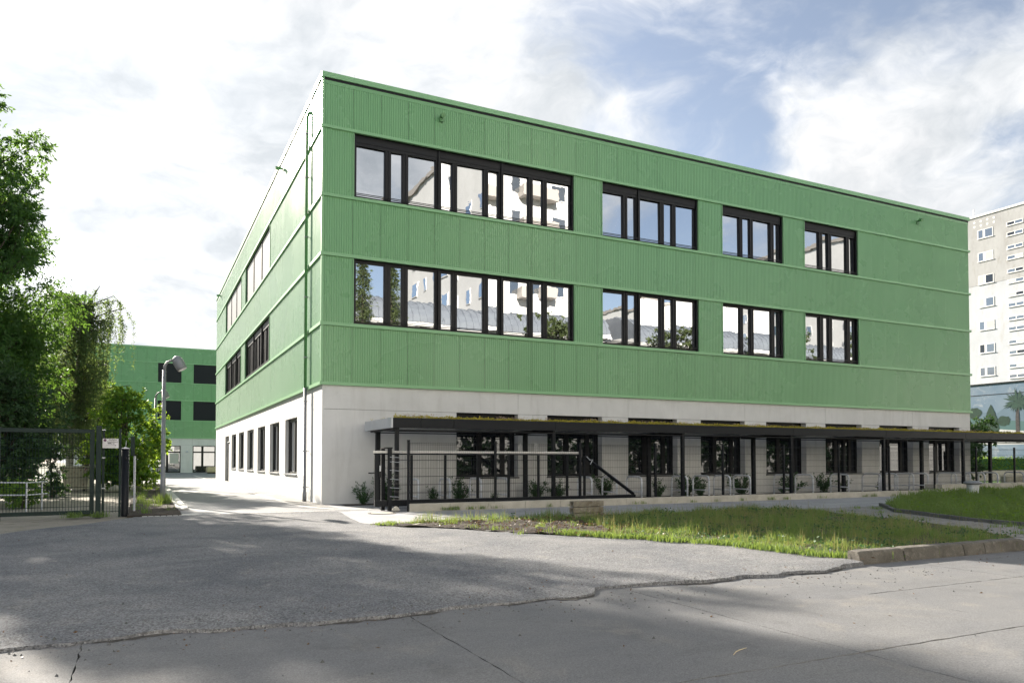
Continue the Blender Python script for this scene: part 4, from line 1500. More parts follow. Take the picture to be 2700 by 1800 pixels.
# ------------------------------------------------------------------ street lamps
for (x, y, s_, lab) in ((-4.77, 2.45, 1.0, 'nearer grey lamp post with a bell-shaped head in the planting bed'),
                        (-4.77, 20.1, 1.0, 'farther grey lamp post with a bell-shaped head at the end of the bed')):
    la = empty('street_lamp', (x, y, 0.04), lab, 'lamp post', 'lamp posts in the planting bed')
    H = 4.55 if y < 10 else 4.9
    MB().tube([(x, y, 0.0), (x, y, 0.9), (x, y, 0.92), (x, y, H)], [0.085, 0.085, 0.075, 0.058], 14).build('pole', 'zinc', la, smooth=True)
    MB().tube([(x, y, H - 0.02), (x + 0.015, y - 0.0, H + 0.14), (x + 0.09, y - 0.02, H + 0.27), (x + 0.2, y - 0.05, H + 0.33), (x + 0.27, y - 0.06, H + 0.34)], [0.056, 0.045, 0.04, 0.038, 0.04], 12).build('arm', 'zinc', la, smooth=True)
    hd = MB()
    ax = Vector((0.45, -0.1, -0.89)).normalized()
    st_ = Vector((x + 0.33, y - 0.07, H + 0.48))
    path_ = [st_ + ax * t_ for t_ in (0.0, 0.03, 0.09, 0.18, 0.30, 0.42, 0.50)]
    hd.tube(path_, [0.03, 0.10, 0.15, 0.175, 0.18, 0.17, 0.165], 18)
    hd.build('lamp_head', 'zinc', la, smooth=True)
    MB().tube([st_ + ax * 0.503, st_ + ax * 0.515], [0.15, 0.14], 18).build('diffuser', 'sign_white', la)
    MB().box(x - 0.03, x + 0.03, y - 0.092, y - 0.07, 0.6, 0.85).build('service_door', 'zinc', la)

# ------------------------------------------------------------------ things behind the gate
sk = empty('waste_skip', (-8.3, 16.6, 0), 'cream open waste skip with red and white corner marks behind the gate', 'skip')
mb = MB()
x0, x1, y0, y1 = -8.95, -7.6, 15.9, 18.6
t0, t1 = -8.90, -7.66
def skiprow(zz, xa, xb, ya, yb):
    return [(xa, ya, zz), (xb, ya, zz), (xb, yb, zz), (xa, yb, zz), (xa, ya, zz)]
mb.grid([skiprow(0.1, -8.72, -7.80, 16.3, 18.2), skiprow(0.62, -8.80, -7.72, 16.1, 18.4), skiprow(1.2, -8.88, -7.64, 15.9, 18.6), skiprow(1.2, -8.82, -7.70, 15.96, 18.54), skiprow(0.3, -8.7, -7.82, 16.3, 18.2)])
mb.build('body', 'skip_paint', sk)
MB().box(-8.92, -7.60, 15.86, 15.93, 1.14, 1.22).build('rim', 'skip_paint', sk)
for xx in (-8.78, -7.84):
    MB().quad((xx - 0.06, 15.915, 0.98), (xx + 0.06, 15.915, 0.98), (xx + 0.06, 15.885, 1.12), (xx - 0.06, 15.885, 1.12)).build('warning_plate', 'sign_white', sk)
    MB().quad((xx - 0.05, 15.905, 0.99), (xx - 0.01, 15.905, 0.99), (xx + 0.05, 15.877, 1.11), (xx + 0.01, 15.877, 1.11)).build('warning_stripe', 'sign_red', sk)
for xx in (-8.6, -7.92):
    MB().box(xx - 0.05, xx + 0.05, 16.3, 18.2, 0, 0.1).build('skid', 'frame_dark', sk)
ps = empty('parking_sign', (-9.0, 12.0, 0), 'small blue parking sign with white plate among the bushes behind the gate', 'sign')
MB().tube([(-8.93, 12.0, 0), (-8.93, 12.0, 1.05)], 0.025, 6).build('post', 'galvanised', ps)
MB().box(-9.07, -8.83, 11.965, 11.98, 0.80, 1.04).build('plate', 'sign_blue', ps)
text_mesh('lettering', 'P', 0.24, 'letter_white', ps, (-8.95, 11.962, 0.835), (math.pi / 2, 0, 0), 0.002)
MB().box(-8.81, -8.52, 11.965, 11.98, 0.82, 1.04).build('notice_plate', 'sign_white', ps)
rl = empty('handrail', (-8.5, 0.3, 0), 'low grey metal rail with two posts behind the swing gate', 'rail')
for xx, yy in ((-8.42, 0.35), (-8.12, 1.2)):
    MB().tube([(xx, yy, 0), (xx, yy, 0.86)], 0.022, 8).build('post', 'galvanised', rl)
for zz in (0.84, 0.48):
    MB().tube([(-9.3, 0.2, zz + 0.02), (-8.42, 0.35, zz), (-8.0, 1.4, zz)], 0.02, 8).build('bar', 'galvanised', rl)
# pallet stack and sand-coloured box in front of the rear block
pal = empty('pallet_stack', (-5.9, 66.5, 0), 'stacked weathered wooden pallets in front of the rear block', 'pallets')
for k in range(5):
    for j in range(3):
        MB().box(-7.2 + j * 0.75, -6.95 + j * 0.75, 66, 67.4, 0.05 + k * 0.24, 0.16 + k * 0.24).build('bearer', 'wood', pal)
    MB().box(-7.3, -5.4, 65.95, 67.45, 0.165 + k * 0.24, 0.23 + k * 0.24).build('deck_board', 'wood', pal)
sb = empty('sitting_block', (1.9, 64.0, 0), 'long pale timber sitting block in front of the right dark doors', 'bench')
MB().box(1.15, 4.5, 63.6, 64.8, 0.0, 0.12).build('base', 'frame_dark', sb)
MB().box(1.0, 4.6, 63.5, 64.9, 0.122, 0.75).build('block', 'timber_pale', sb, bevel=0.12)

# ================================================================== TREES AND PLANTS
def limb(mb, a, c, r0, r1, bend=0.12, n=6, sides=6):
    a, c = Vector(a), Vector(c)
    L = (c - a).length
    off = Vector((random.gauss(0, 1), random.gauss(0, 1), random.gauss(0.5, 0.5))) * L * bend
    pts = []
    for k in range(n + 1):
        t_ = k / n
        pts.append(a.lerp(c, t_) + off * (4 * t_ * (1 - t_)) * 0.5)
    rad = [r0 + (r1 - r0) * (k / n) for k in range(n + 1)]
    mb.tube(pts, rad, sides)
    return pts


def tree(name, label, cat, base, height, trunk_r, clumps, leaf, leaf_m, per, spread, bark='bark', group=None, trunk_top=0.6,
         droop=0.2, trunk_lean=(0, 0), twigs=True, clump_fn=None):
    """trunk with limbs reaching out to foliage clumps; clumps: list of (x,y,z,r) relative to base"""
    root = empty(name, base, label, cat, group)
    bx, by, bz = base
    mb = MB()
    top = Vector((bx + trunk_lean[0], by + trunk_lean[1], bz + height * trunk_top))
    tp = limb(mb, (bx, by, bz - 0.1), top, trunk_r, trunk_r * 0.35, 0.04, 10, 10)
    mb.build('trunk', bark, root, smooth=True)
    lb = MB()
    C, D = [], []
    for (cx, cy, cz, cr) in clumps:
        c = Vector((bx + cx, by + cy, bz + cz))
        zt = max(0.12, min(0.95, (cz * 0.62) / (height * trunk_top)))
        s_ = tp[int(zt * (len(tp) - 1))]
        lp = limb(lb, s_, c, trunk_r * random.uniform(0.18, 0.34), 0.012, 0.16, 6, 5)
        if twigs:
            for _ in range(5):
                q = lp[random.randint(3, 6)]
                e = Vector((random.gauss(0, 1), random.gauss(0, 1), random.gauss(0.1, 0.7))).normalized() * cr * random.uniform(0.6, 1.1)
                limb(lb, q, q + e, 0.014, 0.004, 0.15, 3, 3)
        n = int(per * (cr / spread) ** 2)
        u = unit(rng.normal(size=(n, 3)))
        rr = rng.random((n, 1)) ** 0.45
        # sprays: leaves grouped along short shoots inside the clump
        ns = max(6, n // 14)
        sc = unit(rng.normal(size=(ns, 3))) * (rng.random((ns, 1)) ** 0.4) * cr * np.array([1.0, 1.0, 0.78])
        sdv = unit(sc + rng.normal(size=(ns, 3)) * cr * 0.4 + np.array([0, 0, -droop * cr]))
        idx = rng.integers(0, ns, n)
        tpos = rng.random((n, 1)) * 0.42 * cr
        P = np.array(c) + sc[idx] + sdv[idx] * tpos + rng.normal(size=(n, 3)) * 0.045 * cr
        dd = unit(sdv[idx] * 0.7 + u * 0.8 + np.array([0, 0, -droop]))
        C.append(P)
        D.append(dd)
    lb.build('limbs', bark, root, smooth=True)
    C = np.concatenate(C)
    D = np.concatenate(D)
    n = len(C)
    v, f = leaf_arrays(C, D, rng.uniform(0.7, 1.25, n) * leaf[0], rng.uniform(0.75, 1.2, n) * leaf[1])
    stuff('crown', v, f, leaf_m, root)
    return root


def crown(n, rx, ry, z0, z1, rmin, rmax, hollow=0.35, seed=1):
    r = random.Random(seed)
    out = []
    while len(out) < n:
        a = r.uniform(0, 2 * math.pi)
        h = r.random()
        z = z0 + (z1 - z0) * h
        prof = math.sin(math.pi * (0.12 + 0.80 * h)) ** 0.7
        q = math.sqrt(r.uniform(hollow ** 2, 1.0))
        out.append((rx * prof * q * math.cos(a), ry * prof * q * math.sin(a), z, r.uniform(rmin, rmax)))
    return out


def ash_crown(n, seed):
    r = random.Random(seed)
    out = []
    while len(out) < n:
        a = r.uniform(0, 2 * math.pi)
        h = r.random() ** 1.1
        z = 3.2 + 13.8 * h
        rad = 6.5 * (1 - h) ** 0.55 * (1 + 0.16 * math.sin(3 * a + 9 * h)) * min(1.0, 0.35 + 0.9 * h)
        q = math.sqrt(r.uniform(0.1, 1.0))
        out.append((rad * q * math.cos(a), rad * q * math.sin(a), z, r.uniform(0.8, 1.5) * (1 - 0.35 * h)))
    return out


# large ash-like tree at the left edge
tree('broadleaf_tree', 'tallest dark feathery-leaved tree at the left edge', 'tree', (-12.5, 11.5, 0), 18, 0.32,
     ash_crown(160, 5), (0.17, 0.07), 'leaf_ash', 2100, 1.2, droop=0.35, trunk_top=0.8)
# taller neighbours standing outside the left edge of the view; their shade falls across the road
tree('broadleaf_tree', 'very tall tree standing just outside the left edge of the view', 'tree', (-17.0, 17.5, 0), 24, 0.4,
     crown(30, 4.3, 4.3, 6.0, 23.5, 1.0, 1.7, 0.25, 71), (0.30, 0.18), 'leaf_ash', 330, 1.2, droop=0.3, trunk_top=0.8)
tree('broadleaf_tree', 'very tall tree farther outside the left edge of the view', 'tree', (-21.5, 7.5, 0), 22, 0.4,
     crown(30, 4.6, 4.6, 5.0, 21.5, 1.0, 1.7, 0.25, 72), (0.30, 0.18), 'leaf_ash', 330, 1.2, droop=0.3, trunk_top=0.8)
# birch: upright limbs, hanging strands
birch = empty('birch_tree', (-8.9, 20.5, 0), 'weeping birch with long hanging strands behind the gate', 'tree')
bm_ = MB()
btop = Vector((-8.2, 20.2, 10.5))
btp = limb(bm_, (-8.9, 20.5, -0.1), btop, 0.20, 0.05, 0.03, 12, 10)
mat('birch_bark', (0.50, 0.48, 0.44), (0.08, 0.07, 0.06), rough=0.9, nscale=3.5, contrast=(0.45, 0.62), stretch=(1, 1, 2.2))
bm_.build('trunk', 'birch_bark', birch, smooth=True)
lb = MB()
C, D = [], []
rb_ = random.Random(3)
for k in range(66):
    h = rb_.uniform(0.35, 1.0)
    s_ = btp[int(h * 12)]
    a = rb_.uniform(0, 2 * math.pi)
    reach = rb_.uniform(0.5, 2.9) * (1.25 - 0.5 * h)
    e = Vector((s_.x + math.cos(a) * reach, s_.y + math.sin(a) * reach, s_.z + rb_.uniform(0.3, 1.3)))
    lp = limb(lb, s_, e, 0.045, 0.015, 0.10, 5, 5)
    for _ in range(9):
        q = lp[rb_.randint(1, 5)]
        o_ = Vector((rb_.gauss(0, 0.38), rb_.gauss(0, 0.38), rb_.uniform(-0.1, 0.25)))
        L = rb_.uniform(1.0, 3.6)
        zend = max(q.z + o_.z - L, 1.6)
        pts = []
        for j in range(6):
            t_ = j / 5
            pts.append(Vector((q.x + o_.x * min(1, t_ * 2.2) + 0.05 * math.sin(5 * t_ + a), q.y + o_.y * min(1, t_ * 2.2), q.z + o_.z * min(1, 3 * t_) * 1.0 + (zend - q.z - o_.z) * t_ ** 1.4)))
        lb.tube(pts, [0.008, 0.007, 0.006, 0.005, 0.004, 0.003], 3, False)
        nl = int(L * 34)
        tt = rng.random(nl)
        idx = np.minimum((tt * 5).astype(int), 4)
        fr = (tt * 5 - idx).reshape(-1, 1)
        A = np.array([list(p) for p in pts])
        P = A[idx] * (1 - fr) + A[idx + 1] * fr + rng.normal(size=(nl, 3)) * 0.055
        C.append(P)
        D.append(unit(rng.normal(size=(nl, 3)) * 0.7 + np.array([0, 0, -0.9])))
lb.build('limbs', 'bark', birch, smooth=True)
C = np.concatenate(C)
D = np.concatenate(D)
v, f = leaf_arrays(C, D, rng.uniform(0.07, 0.12, len(C)), rng.uniform(0.05, 0.08, len(C)))
stuff('crown', v, f, 'leaf_birch', birch)
# big sunlit shrub at the bed
tree('shrub', 'big bright green leafy shrub by the bed, reaching to the lamp posts', 'shrub', (-6.15, 15.2, 0), 5.0, 0.09,
     [(q[0], q[1], q[2], q[3]) for q in crown(36, 1.55, 1.5, 0.7, 4.6, 0.45, 0.8, 0.35, 9)], (0.15, 0.11), 'leaf_shrub', 420, 0.6, droop=0.15, trunk_top=0.7)
# bushes and trees behind the swing gate
tree('shrub', 'very dark dense bush at the left edge behind the swing gate', 'shrub', (-9.9, 4.2, 0), 4.6, 0.12,
     crown(30, 1.5, 1.5, 0.8, 4.4, 0.5, 0.9, 0.2, 12), (0.15, 0.08), 'leaf_dark', 420, 0.6, droop=0.2, trunk_top=0.7)
tree('shrub', 'dark clipped bush standing beside the parking sign behind the gate', 'shrub', (-8.65, 9.6, 0), 2.0, 0.06,
     crown(16, 0.5, 0.55, 0.3, 1.9, 0.25, 0.42, 0.2, 15), (0.08, 0.05), 'leaf_dark', 420, 0.4, droop=0.1, trunk_top=0.7)
tree('shrub', 'low bright weedy bush at the foot of the metal rail', 'shrub', (-8.75, 2.2, 0), 1.0, 0.03,
     crown(12, 0.6, 0.8, 0.1, 0.7, 0.2, 0.36, 0.0, 18), (0.09, 0.05), 'leaf_shrub', 260, 0.3, droop=0.1, trunk_top=0.6)
tree('broadleaf_tree', 'sunlit young tree hidden between the birch and the bright shrub', 'tree', (-8.7, 30.5, 0), 7.6, 0.14,
     crown(34, 2.2, 2.4, 1.8, 7.0, 0.6, 1.0, 0.3, 21), (0.15, 0.10), 'leaf_shrub', 420, 0.8, droop=0.2, trunk_top=0.75)
tree('broadleaf_tree', 'broad backlit tree filling the gap above the waste skip', 'tree', (-11.6, 27.0, 0), 8.0, 0.16,
     crown(40, 2.8, 2.6, 1.8, 7.6, 0.6, 1.1, 0.3, 22), (0.16, 0.10), 'leaf_ash', 420, 0.8, droop=0.2, trunk_top=0.75)
tree('broadleaf_tree', 'tall dark tree beyond the weeping birch at the left', 'tree', (-13.6, 38.0, 0), 11.5, 0.2,
     crown(44, 3.2, 3.4, 2.2, 11.0, 0.8, 1.3, 0.3, 23), (0.18, 0.12), 'leaf_ash', 420, 1.0, droop=0.2, trunk_top=0.75)
tree('shrub', 'low dark hedge bush left of the skip, under the trees', 'shrub', (-10.6, 15.0, 0), 3.0, 0.08,
     crown(26, 1.2, 2.2, 0.5, 2.8, 0.4, 0.7, 0.2, 25), (0.12, 0.08), 'leaf_dark', 380, 0.5, droop=0.1, trunk_top=0.7)
# small shrubs along the concrete wall
wall_meshes = []
for s_ in range(4):
    r_ = random.Random(40 + s_)
    C, D = [], []
    for k in range(26):
        a = r_.uniform(0, 2 * math.pi)
        h = r_.uniform(0.3, 0.72)
        out = r_.uniform(0.05, 0.34)
        nl = 26
        t_ = rng.random(nl) ** 0.8
        p = np.stack([math.cos(a) * out * t_, math.sin(a) * out * t_, h * t_ * (1.2 - 0.2 * t_)], 1) + rng.normal(size=(nl, 3)) * 0.02
        C.append(p)
        D.append(unit(np.array([math.cos(a) * 0.4, math.sin(a) * 0.4, 0.7]) + rng.normal(size=(nl, 3)) * 0.55))
    C = np.concatenate(C)
    D = np.concatenate(D)
    v, f = leaf_arrays(C, D, rng.uniform(0.06, 0.12, len(C)), rng.uniform(0.018, 0.034, len(C)))
    wall_meshes.append((mesh_np('leaves', v, f, 'leaf_wallshrub'),))
    st = MB()
    for k in range(6):
        a = r_.uniform(0, 6.28)
        st.tube([(0, 0, 0), (math.cos(a) * 0.1, math.sin(a) * 0.1, 0.22), (math.cos(a) * 0.2, math.sin(a) * 0.2, 0.45)], [0.01, 0.007, 0.003], 4, False)
    wall_meshes[-1] = (wall_meshes[-1][0], me_of(st, 'stems', 'bark'))
WS = [1.26, 2.1, 2.5, 3.9, 4.5, 4.9, 6.1, 8.3, 9.0, 10.9, 13.4, 14.9, 15.3, 15.9, 18.2, 20.3, 20.9, 23.1, 24.6, 26.6]
for i, x in enumerate(WS):
    y = -0.72 + random.uniform(-0.18, 0.18) if i else -0.7
    x += random.uniform(-0.4, 0.4) if i > 1 else 0
    o = empty('wall_shrub', (x, y, 0), 'small green shrub at the foot of the concrete wall, %s from the building corner' % ORDW[i], 'shrub', 'shrubs along the concrete wall')
    lm, sm_ = random.choice(wall_meshes)
    for nm, me in (('leaves', lm), ('stems', sm_)):
        c_ = bpy.data.objects.new(nm, me)
        col.objects.link(c_)
        c_.parent = o
        if nm == 'leaves':
            c_['kind'] = 'stuff'
    s_ = random.choice((0.45, 0.6, 0.8, 1.0, 1.25)) if i else 1.0
    o.scale = (s_ * 1.55, s_ * 1.1, s_ * (1.05 if i != 1 else 1.5))
    o.rotation_euler = (0, 0, random.uniform(0, 6.28))
sl_ = MB().box(0.6, 36, -0.98, -0.25, -0.05, 0.012)
struct(sl_.build('wall_bed', 'soil'))

# ------------------------------------------------------------------ grass
def sample(n, x0, x1, y0, y1, inside):
    x = rng.uniform(x0, x1, n)
    y = rng.uniform(y0, y1, n)
    k = np.array([inside(a, c) for a, c in zip(x, y)], dtype=bool)
    return x[k], y[k]


def dirt(x, y):
    if -12.9 < y < -8.9 and dl(y) < x < dr(y):
        return True
    return False


def in_verge(x, y):
    return xr(y) + 0.02 < x < xr_v(y) - 0.05 + 0.1 * math.sin(y * 7) and not (dirt(x, y) and random.random() < 0.985)


x, y = sample(150000, 0.0, 12.4, -17.7, -8.5, in_verge)
dn = hnoise(x, y, 1.6, 9)
keep = rng.random(len(x)) < np.clip(0.62 + 0.6 * dn, 0.06, 1.0)
x, y, dn = x[keep], y[keep], dn[keep]
z = np.array([z_verge(a, c) for a, c in zip(x, y)])
edge_d = np.array([min(xr_v(c) - a, a - xr(c), c + 17.7) for a, c in zip(x, y)])
h = (0.06 + 0.085 * np.clip(hnoise(x, y, 2.9, 6) + 0.35, 0, 1.5)) * rng.uniform(0.4, 1.7, len(x)) * np.clip(0.4 + edge_d * 0.6, 0.35, 1.15)
dry = rng.random(len(x)) < np.clip(0.14 + 0.22 * hnoise(x, y, 0.9, 3), 0.03, 0.6)
pts = np.stack([x, y, z - 0.01], 1)
v, f = blades(pts[~dry], h[~dry], rng.uniform(0.004, 0.009, (~dry).sum()), 0.8)
stuff('verge_grass', v, f, 'grass', None, (6, -13, 0.05), 'uneven long grass on the verge behind the kerb', 'grass')
v, f = blades(pts[dry], h[dry] * 1.15, rng.uniform(0.004, 0.008, dry.sum()), 0.4)
stuff('dry_grass', v, f, 'grass_dry', None, (5, -14, 0.05), 'straw-coloured dry grass stalks mixed into the verge', 'grass')
# taller seed stalks
n = 900
x, y = sample(n * 2, 0.5, 12, -17.6, -8.6, in_verge)
z = np.array([z_verge(a, c) for a, c in zip(x, y)])
v, f = blades(np.stack([x, y, z], 1), rng.uniform(0.22, 0.42, len(x)), np.full(len(x), 0.005), 0.25)
stuff('seed_stalks', v, f, 'grass_dry', None, (6, -13, 0.05), 'tall thin seed stalks standing above the verge grass', 'grass')


def in_field(x, y):
    return x > xl_g(y) + 0.02


x, y = sample(130000, 12.5, 46, -17.8, -4.8, in_field)
dep = (x + 5.4) * 0.443 + (y + 25.5) * 0.8965
keep = rng.random(len(x)) < np.clip(26.0 / dep, 0.3, 1.0)
x, y = x[keep], y[keep]
dn = hnoise(x, y, 1.1, 2)
z = np.array([z_field(a, c) for a, c in zip(x, y)])
h = (0.10 + 0.12 * np.clip(hnoise(x, y, 2.3, 4) + 0.2, -0.2, 1.4)) * rng.uniform(0.4, 1.7, len(x))
v, f = blades(np.stack([x, y, z - 0.01], 1), h, rng.uniform(0.012, 0.022, len(x)), 0.7)
stuff('field_grass', v, f, 'grass', None, (25, -9, 0.05), 'long green grass of the field right of the paved path', 'grass')
nw = 9000
x, y = sample(nw, 0.3, 12.2, -17.6, -8.6, in_verge)
k_ = hnoise(x, y, 1.1, 12) > 0.05
x, y = x[k_], y[k_]
z = np.array([z_verge(a, c) for a, c in zip(x, y)])
d_ = unit(rng.normal(size=(len(x), 3)) * np.array([1, 1, 0.3]) + np.array([0, 0, 0.35]))
v, f = leaf_arrays(np.stack([x, y, z + rng.uniform(0.01, 0.12, len(x))], 1), d_, rng.uniform(0.04, 0.09, len(x)), rng.uniform(0.02, 0.045, len(x)))
stuff('verge_weeds', v, f, 'leaf_wallshrub', None, (6, -13, 0.05), 'broad-leaved weeds growing through the verge grass', 'weeds')
x, y = sample(12000, 13, 44, -17.5, -4.9, in_field)
k_ = hnoise(x, y, 0.8, 15) > 0.1
x, y = x[k_], y[k_]
z = np.array([z_field(a, c) for a, c in zip(x, y)])
d_ = unit(rng.normal(size=(len(x), 3)) * np.array([1, 1, 0.3]) + np.array([0, 0, 0.35]))
v, f = leaf_arrays(np.stack([x, y, z + rng.uniform(0.03, 0.2, len(x))], 1), d_, rng.uniform(0.06, 0.13, len(x)), rng.uniform(0.03, 0.06, len(x)))
stuff('field_weeds', v, f, 'leaf_shrub', None, (25, -9, 0.05), 'broad-leaved weeds in the field right of the path', 'weeds')
# tufts in the path joints, bed, gate foot, bare earth
P = []
for (n, x0, x1, y0, y1, s_) in ((60, 10, 15.5, -17, -9, 0.10), (60, -5.7, -4.5, -3.2, 25, 0.2), (16, -7.2, -6.2, -3.6, -2.9, 0.16),
                                (22, 0.3, 3.6, -12.6, -9.1, 0.12), (22, -0.6, 0.9, -9.2, -8.4, 0.06), (30, 2, 24, -4.75, -4.62, 0.12),
                                (14, -4.95, -4.6, 1.9, 2.6, 0.35), (170, -99, 0, -17.6, -12.4, 0.10), (70, -98, 0, -17.74, -17.66, 0.10)):
    for _ in range(n):
        cx, cy = random.uniform(x0, x1), random.uniform(y0, y1)
        if x0 == -99:
            cx = xr(cy) + random.gauss(-0.02, 0.09)
        if x0 == -98:
            cx = random.uniform(4.1, 8.1)
        if x0 == 10 and not (xl_p(cy) < cx < xr_p(cy)):
            continue
        k = random.randint(14, 40)
        q = np.stack([rng.normal(cx, 0.07, k), rng.normal(cy, 0.07, k), np.full(k, 0.03)], 1)
        P.append((q, np.full(k, s_) * rng.uniform(0.4, 1.3, k)))
pts = np.concatenate([p[0] for p in P])
hh = np.concatenate([p[1] for p in P])
v, f = blades(pts, hh, rng.uniform(0.008, 0.015, len(hh)), 0.5)
stuff('weed_tufts', v, f, 'grass', None, (0, -5, 0), 'scattered weed and grass tufts in joints, bed and bare earth', 'weeds')
# litter on the bare earth, crumbs on the asphalt
n = 1500
x = np.concatenate([rng.uniform(0.2, 4.2, 1200), rng.uniform(-4, 4.2, 300)])
y = np.concatenate([rng.uniform(-13.5, -9, 1200), rng.uniform(-18.6, -9, 300)])
ok = np.array([x_ > xr(y_) - 0.25 for x_, y_ in zip(x, y)])
x, y = x[ok], y[ok]
n = len(x)
d_ = unit(rng.normal(size=(n, 3)) * np.array([1, 1, 0.25]))
v, f = leaf_arrays(np.stack([x, y, np.array([z_verge(a, c) for a, c in zip(x, y)]) + 0.06], 1), d_, rng.uniform(0.03, 0.09, n), rng.uniform(0.015, 0.04, n))
stuff('leaf_litter', v, f, 'litter', None, (2, -11, 0), 'brown dead leaves and bark scattered over the bare earth', 'leaf litter')
crumbs = MB()
rc = random.Random(77)
for _ in range(520):
    cx = rc.uniform(-7, 5)
    cy = rc.gauss(-18.5, 0.35) if rc.random() < 0.7 else rc.uniform(-22.5, -9.5)
    if cx > 4.0 and cy > -18.0:
        continue
    r0 = rc.uniform(0.006, 0.016) * (1.6 if rc.random() < 0.06 else 1)
    z0 = -0.03 if cy < -18.3 else 0.022
    i0 = len(crumbs.v)
    for k in range(5):
        a = k * 1.257 + rc.uniform(-0.3, 0.3)
        crumbs.v.append((cx + r0 * math.cos(a) * rc.uniform(0.7, 1.2), cy + r0 * math.sin(a) * rc.uniform(0.7, 1.2), z0))
    crumbs.v.append((cx + rc.uniform(-0.3, 0.3) * r0, cy, z0 + r0 * rc.uniform(0.7, 1.3)))
    for k in range(5):
        crumbs.f.append((i0 + k, i0 + (k + 1) % 5, i0 + 5))
tag(crumbs.build('grit', 'edging_stone', org=(0, -18, 0)), 'dark loose grit along the ragged asphalt edge', 'grit', kind='stuff')
nn = 420
xx = rng.uniform(-9, 9, nn)
yy2 = np.where(rng.random(nn) < 0.6, rng.normal(-18.4, 0.5, nn), rng.uniform(-23, -6, nn))
zz = np.where(yy2 < -18.2, -0.022, 0.035)
kk = np.array([(b_ < -18.0) or (xl(b_) < a_ < xr(b_)) for a_, b_ in zip(xx, yy2)])
xx, yy2, zz = xx[kk], yy2[kk], zz[kk]
nn = len(xx)
v, f = leaf_arrays(np.stack([xx, yy2, zz], 1), unit(rng.normal(size=(nn, 3)) * np.array([1, 1, 0.12])), rng.uniform(0.015, 0.05, nn), rng.uniform(0.006, 0.022, nn))
stuff('road_litter', v, f, 'litter', None, (0, -18, 0), 'small dry leaves and seed husks strewn over road and driveway', 'leaf litter')
tw = MB().tube([(-1.25, -21.0, -0.022), (-1.18, -20.95, -0.018), (-1.1, -20.91, -0.02), (-1.0, -20.88, -0.022)], [0.003, 0.004, 0.004, 0.002], 6)
tag(tw.build('twig', 'timber_pale', org=(-1.2, -20.9, -0.02)), 'thin pale twig lying on the concrete road', 'twig')

# ================================================================== TOWER AND MURAL BEHIND, RIGHT
tower = empty('apartment_tower', (106, 35, 0), 'tall weathered apartment tower rising behind the right end of the school', 'building')
XT = 105.7
MB().box(XT, XT + 14, 4, 62, 27.35, 37.55).build('upper_wall', 'tower_upper', tower)
MB().box(XT + 0.02, XT + 14, 4, 62, 0, 27.34).build('lower_wall', 'tower_lower', tower)
MB().box(XT - 0.12, XT + 14.1, 3.9, 62.1, 37.551, 37.85).build('roof_edge', 'white_paint', tower)
MB().tube([(XT + 0.5, 44.0, 37.8), (XT + 0.5, 44.0, 39.1)], 0.09, 6).build('mast', 'white_paint', tower)
for s_ in range(10):
    zt = 35.55 - 3.4 * s_
    for (ya, yb, kind) in ((40.9, 43.15, 'a'), (36.75, 38.98, 'b'), (31.5, 33.75, 'a'), (27.4, 29.6, 'b'), (22, 24.2, 'a')):
        spans = [(zt - 1.32, zt)] if kind == 'a' else [(zt - 0.5, zt + 0.05), (zt - 2.0, zt - 1.43)]
        for (za, zb) in spans:
            fr = MB()
            fr.box(XT - 0.03, XT + 0.018, ya, yb, za, zb)
            fr.box(XT - 0.10, XT - 0.031, ya - 0.05, yb + 0.05, za - 0.07, za + 0.03)
            w_ = fr.build('window', 'white_paint', tower)
            if kind == 'a':
                pl = [(yb - 0.75, yb - 0.12), (ya + 0.12, ya + 1.15)]
            else:
                pl = [(yb - 1.05, yb - 0.10), (ya + 0.10, ya + 1.05)]
            for (p0, p1) in pl:
                dk = random.random() < 0.25
                MB().quad((XT - 0.036, p0, za + 0.1), (XT - 0.036, p1, za + 0.1), (XT - 0.036, p1, zb - 0.08), (XT - 0.036, p0, zb - 0.08)).build('pane', 'curtain' if random.random() < 0.12 else ('glass_ground' if dk else 'glass_tower'), w_)
spots_ = MB()
for k in range(4):
    for j in range(2):
        yy, zz = 43.6 - k * 0.95, 36.85 - j * 0.65
        ring = [(XT - 0.012, yy + 0.17 * math.cos(a), zz + 0.17 * math.sin(a)) for a in np.linspace(0, 6.283, 13)[:-1]]
        spots_.poly(ring)
spots_.build('anchor_patch', 'white_paint', tower)

XM = 80.0
mural = empty('mural_building', (82, 20, 0), 'low windowless building with a painted landscape mural below the tower', 'building')
MB().box(XM, XM + 10, 2, 45, 0, 10.0).build('wall', 'mural_sky', mural)
MB().box(XM - 0.12, XM + 10, 2, 45, 10.001, 10.12).build('roof_edge', 'frame_dark', mural)
MB().box(XM - 0.03, XM + 0.0, 2, 45, 8.80, 8.86).build('cornice', 'frame_dark', mural)


def paint(name, m, pts, dx):
    MB().poly([(XM - dx, y, z) for y, z in pts]).build(name, m, mural)


paint('painted_hill', 'mural_hill', [(30, 5.8), (27, 6.9), (25.6, 6.6), (24.6, 7.3), (23.3, 7.0), (21.5, 7.8), (18, 6.5), (18, 4.5), (30, 4.5)], 0.006)
paint('painted_roof', 'mural_teal', [(30, 6.5), (18, 5.2), (18, 4.2), (30, 5.4)], 0.012)
paint('painted_wall', 'mural_white', [(30, 5.4), (18, 4.2), (18, 3.2), (30, 3.2)], 0.018)
rm = random.Random(5)


def blob(cy, cz, ry, rz, n=22, k=0.14):
    return [(cy + ry * math.cos(a) * (1 + rm.uniform(-k, k)), cz + rz * math.sin(a) * (1 + rm.uniform(-k, k))) for a in np.linspace(0, 6.283, n + 1)[:-1]]


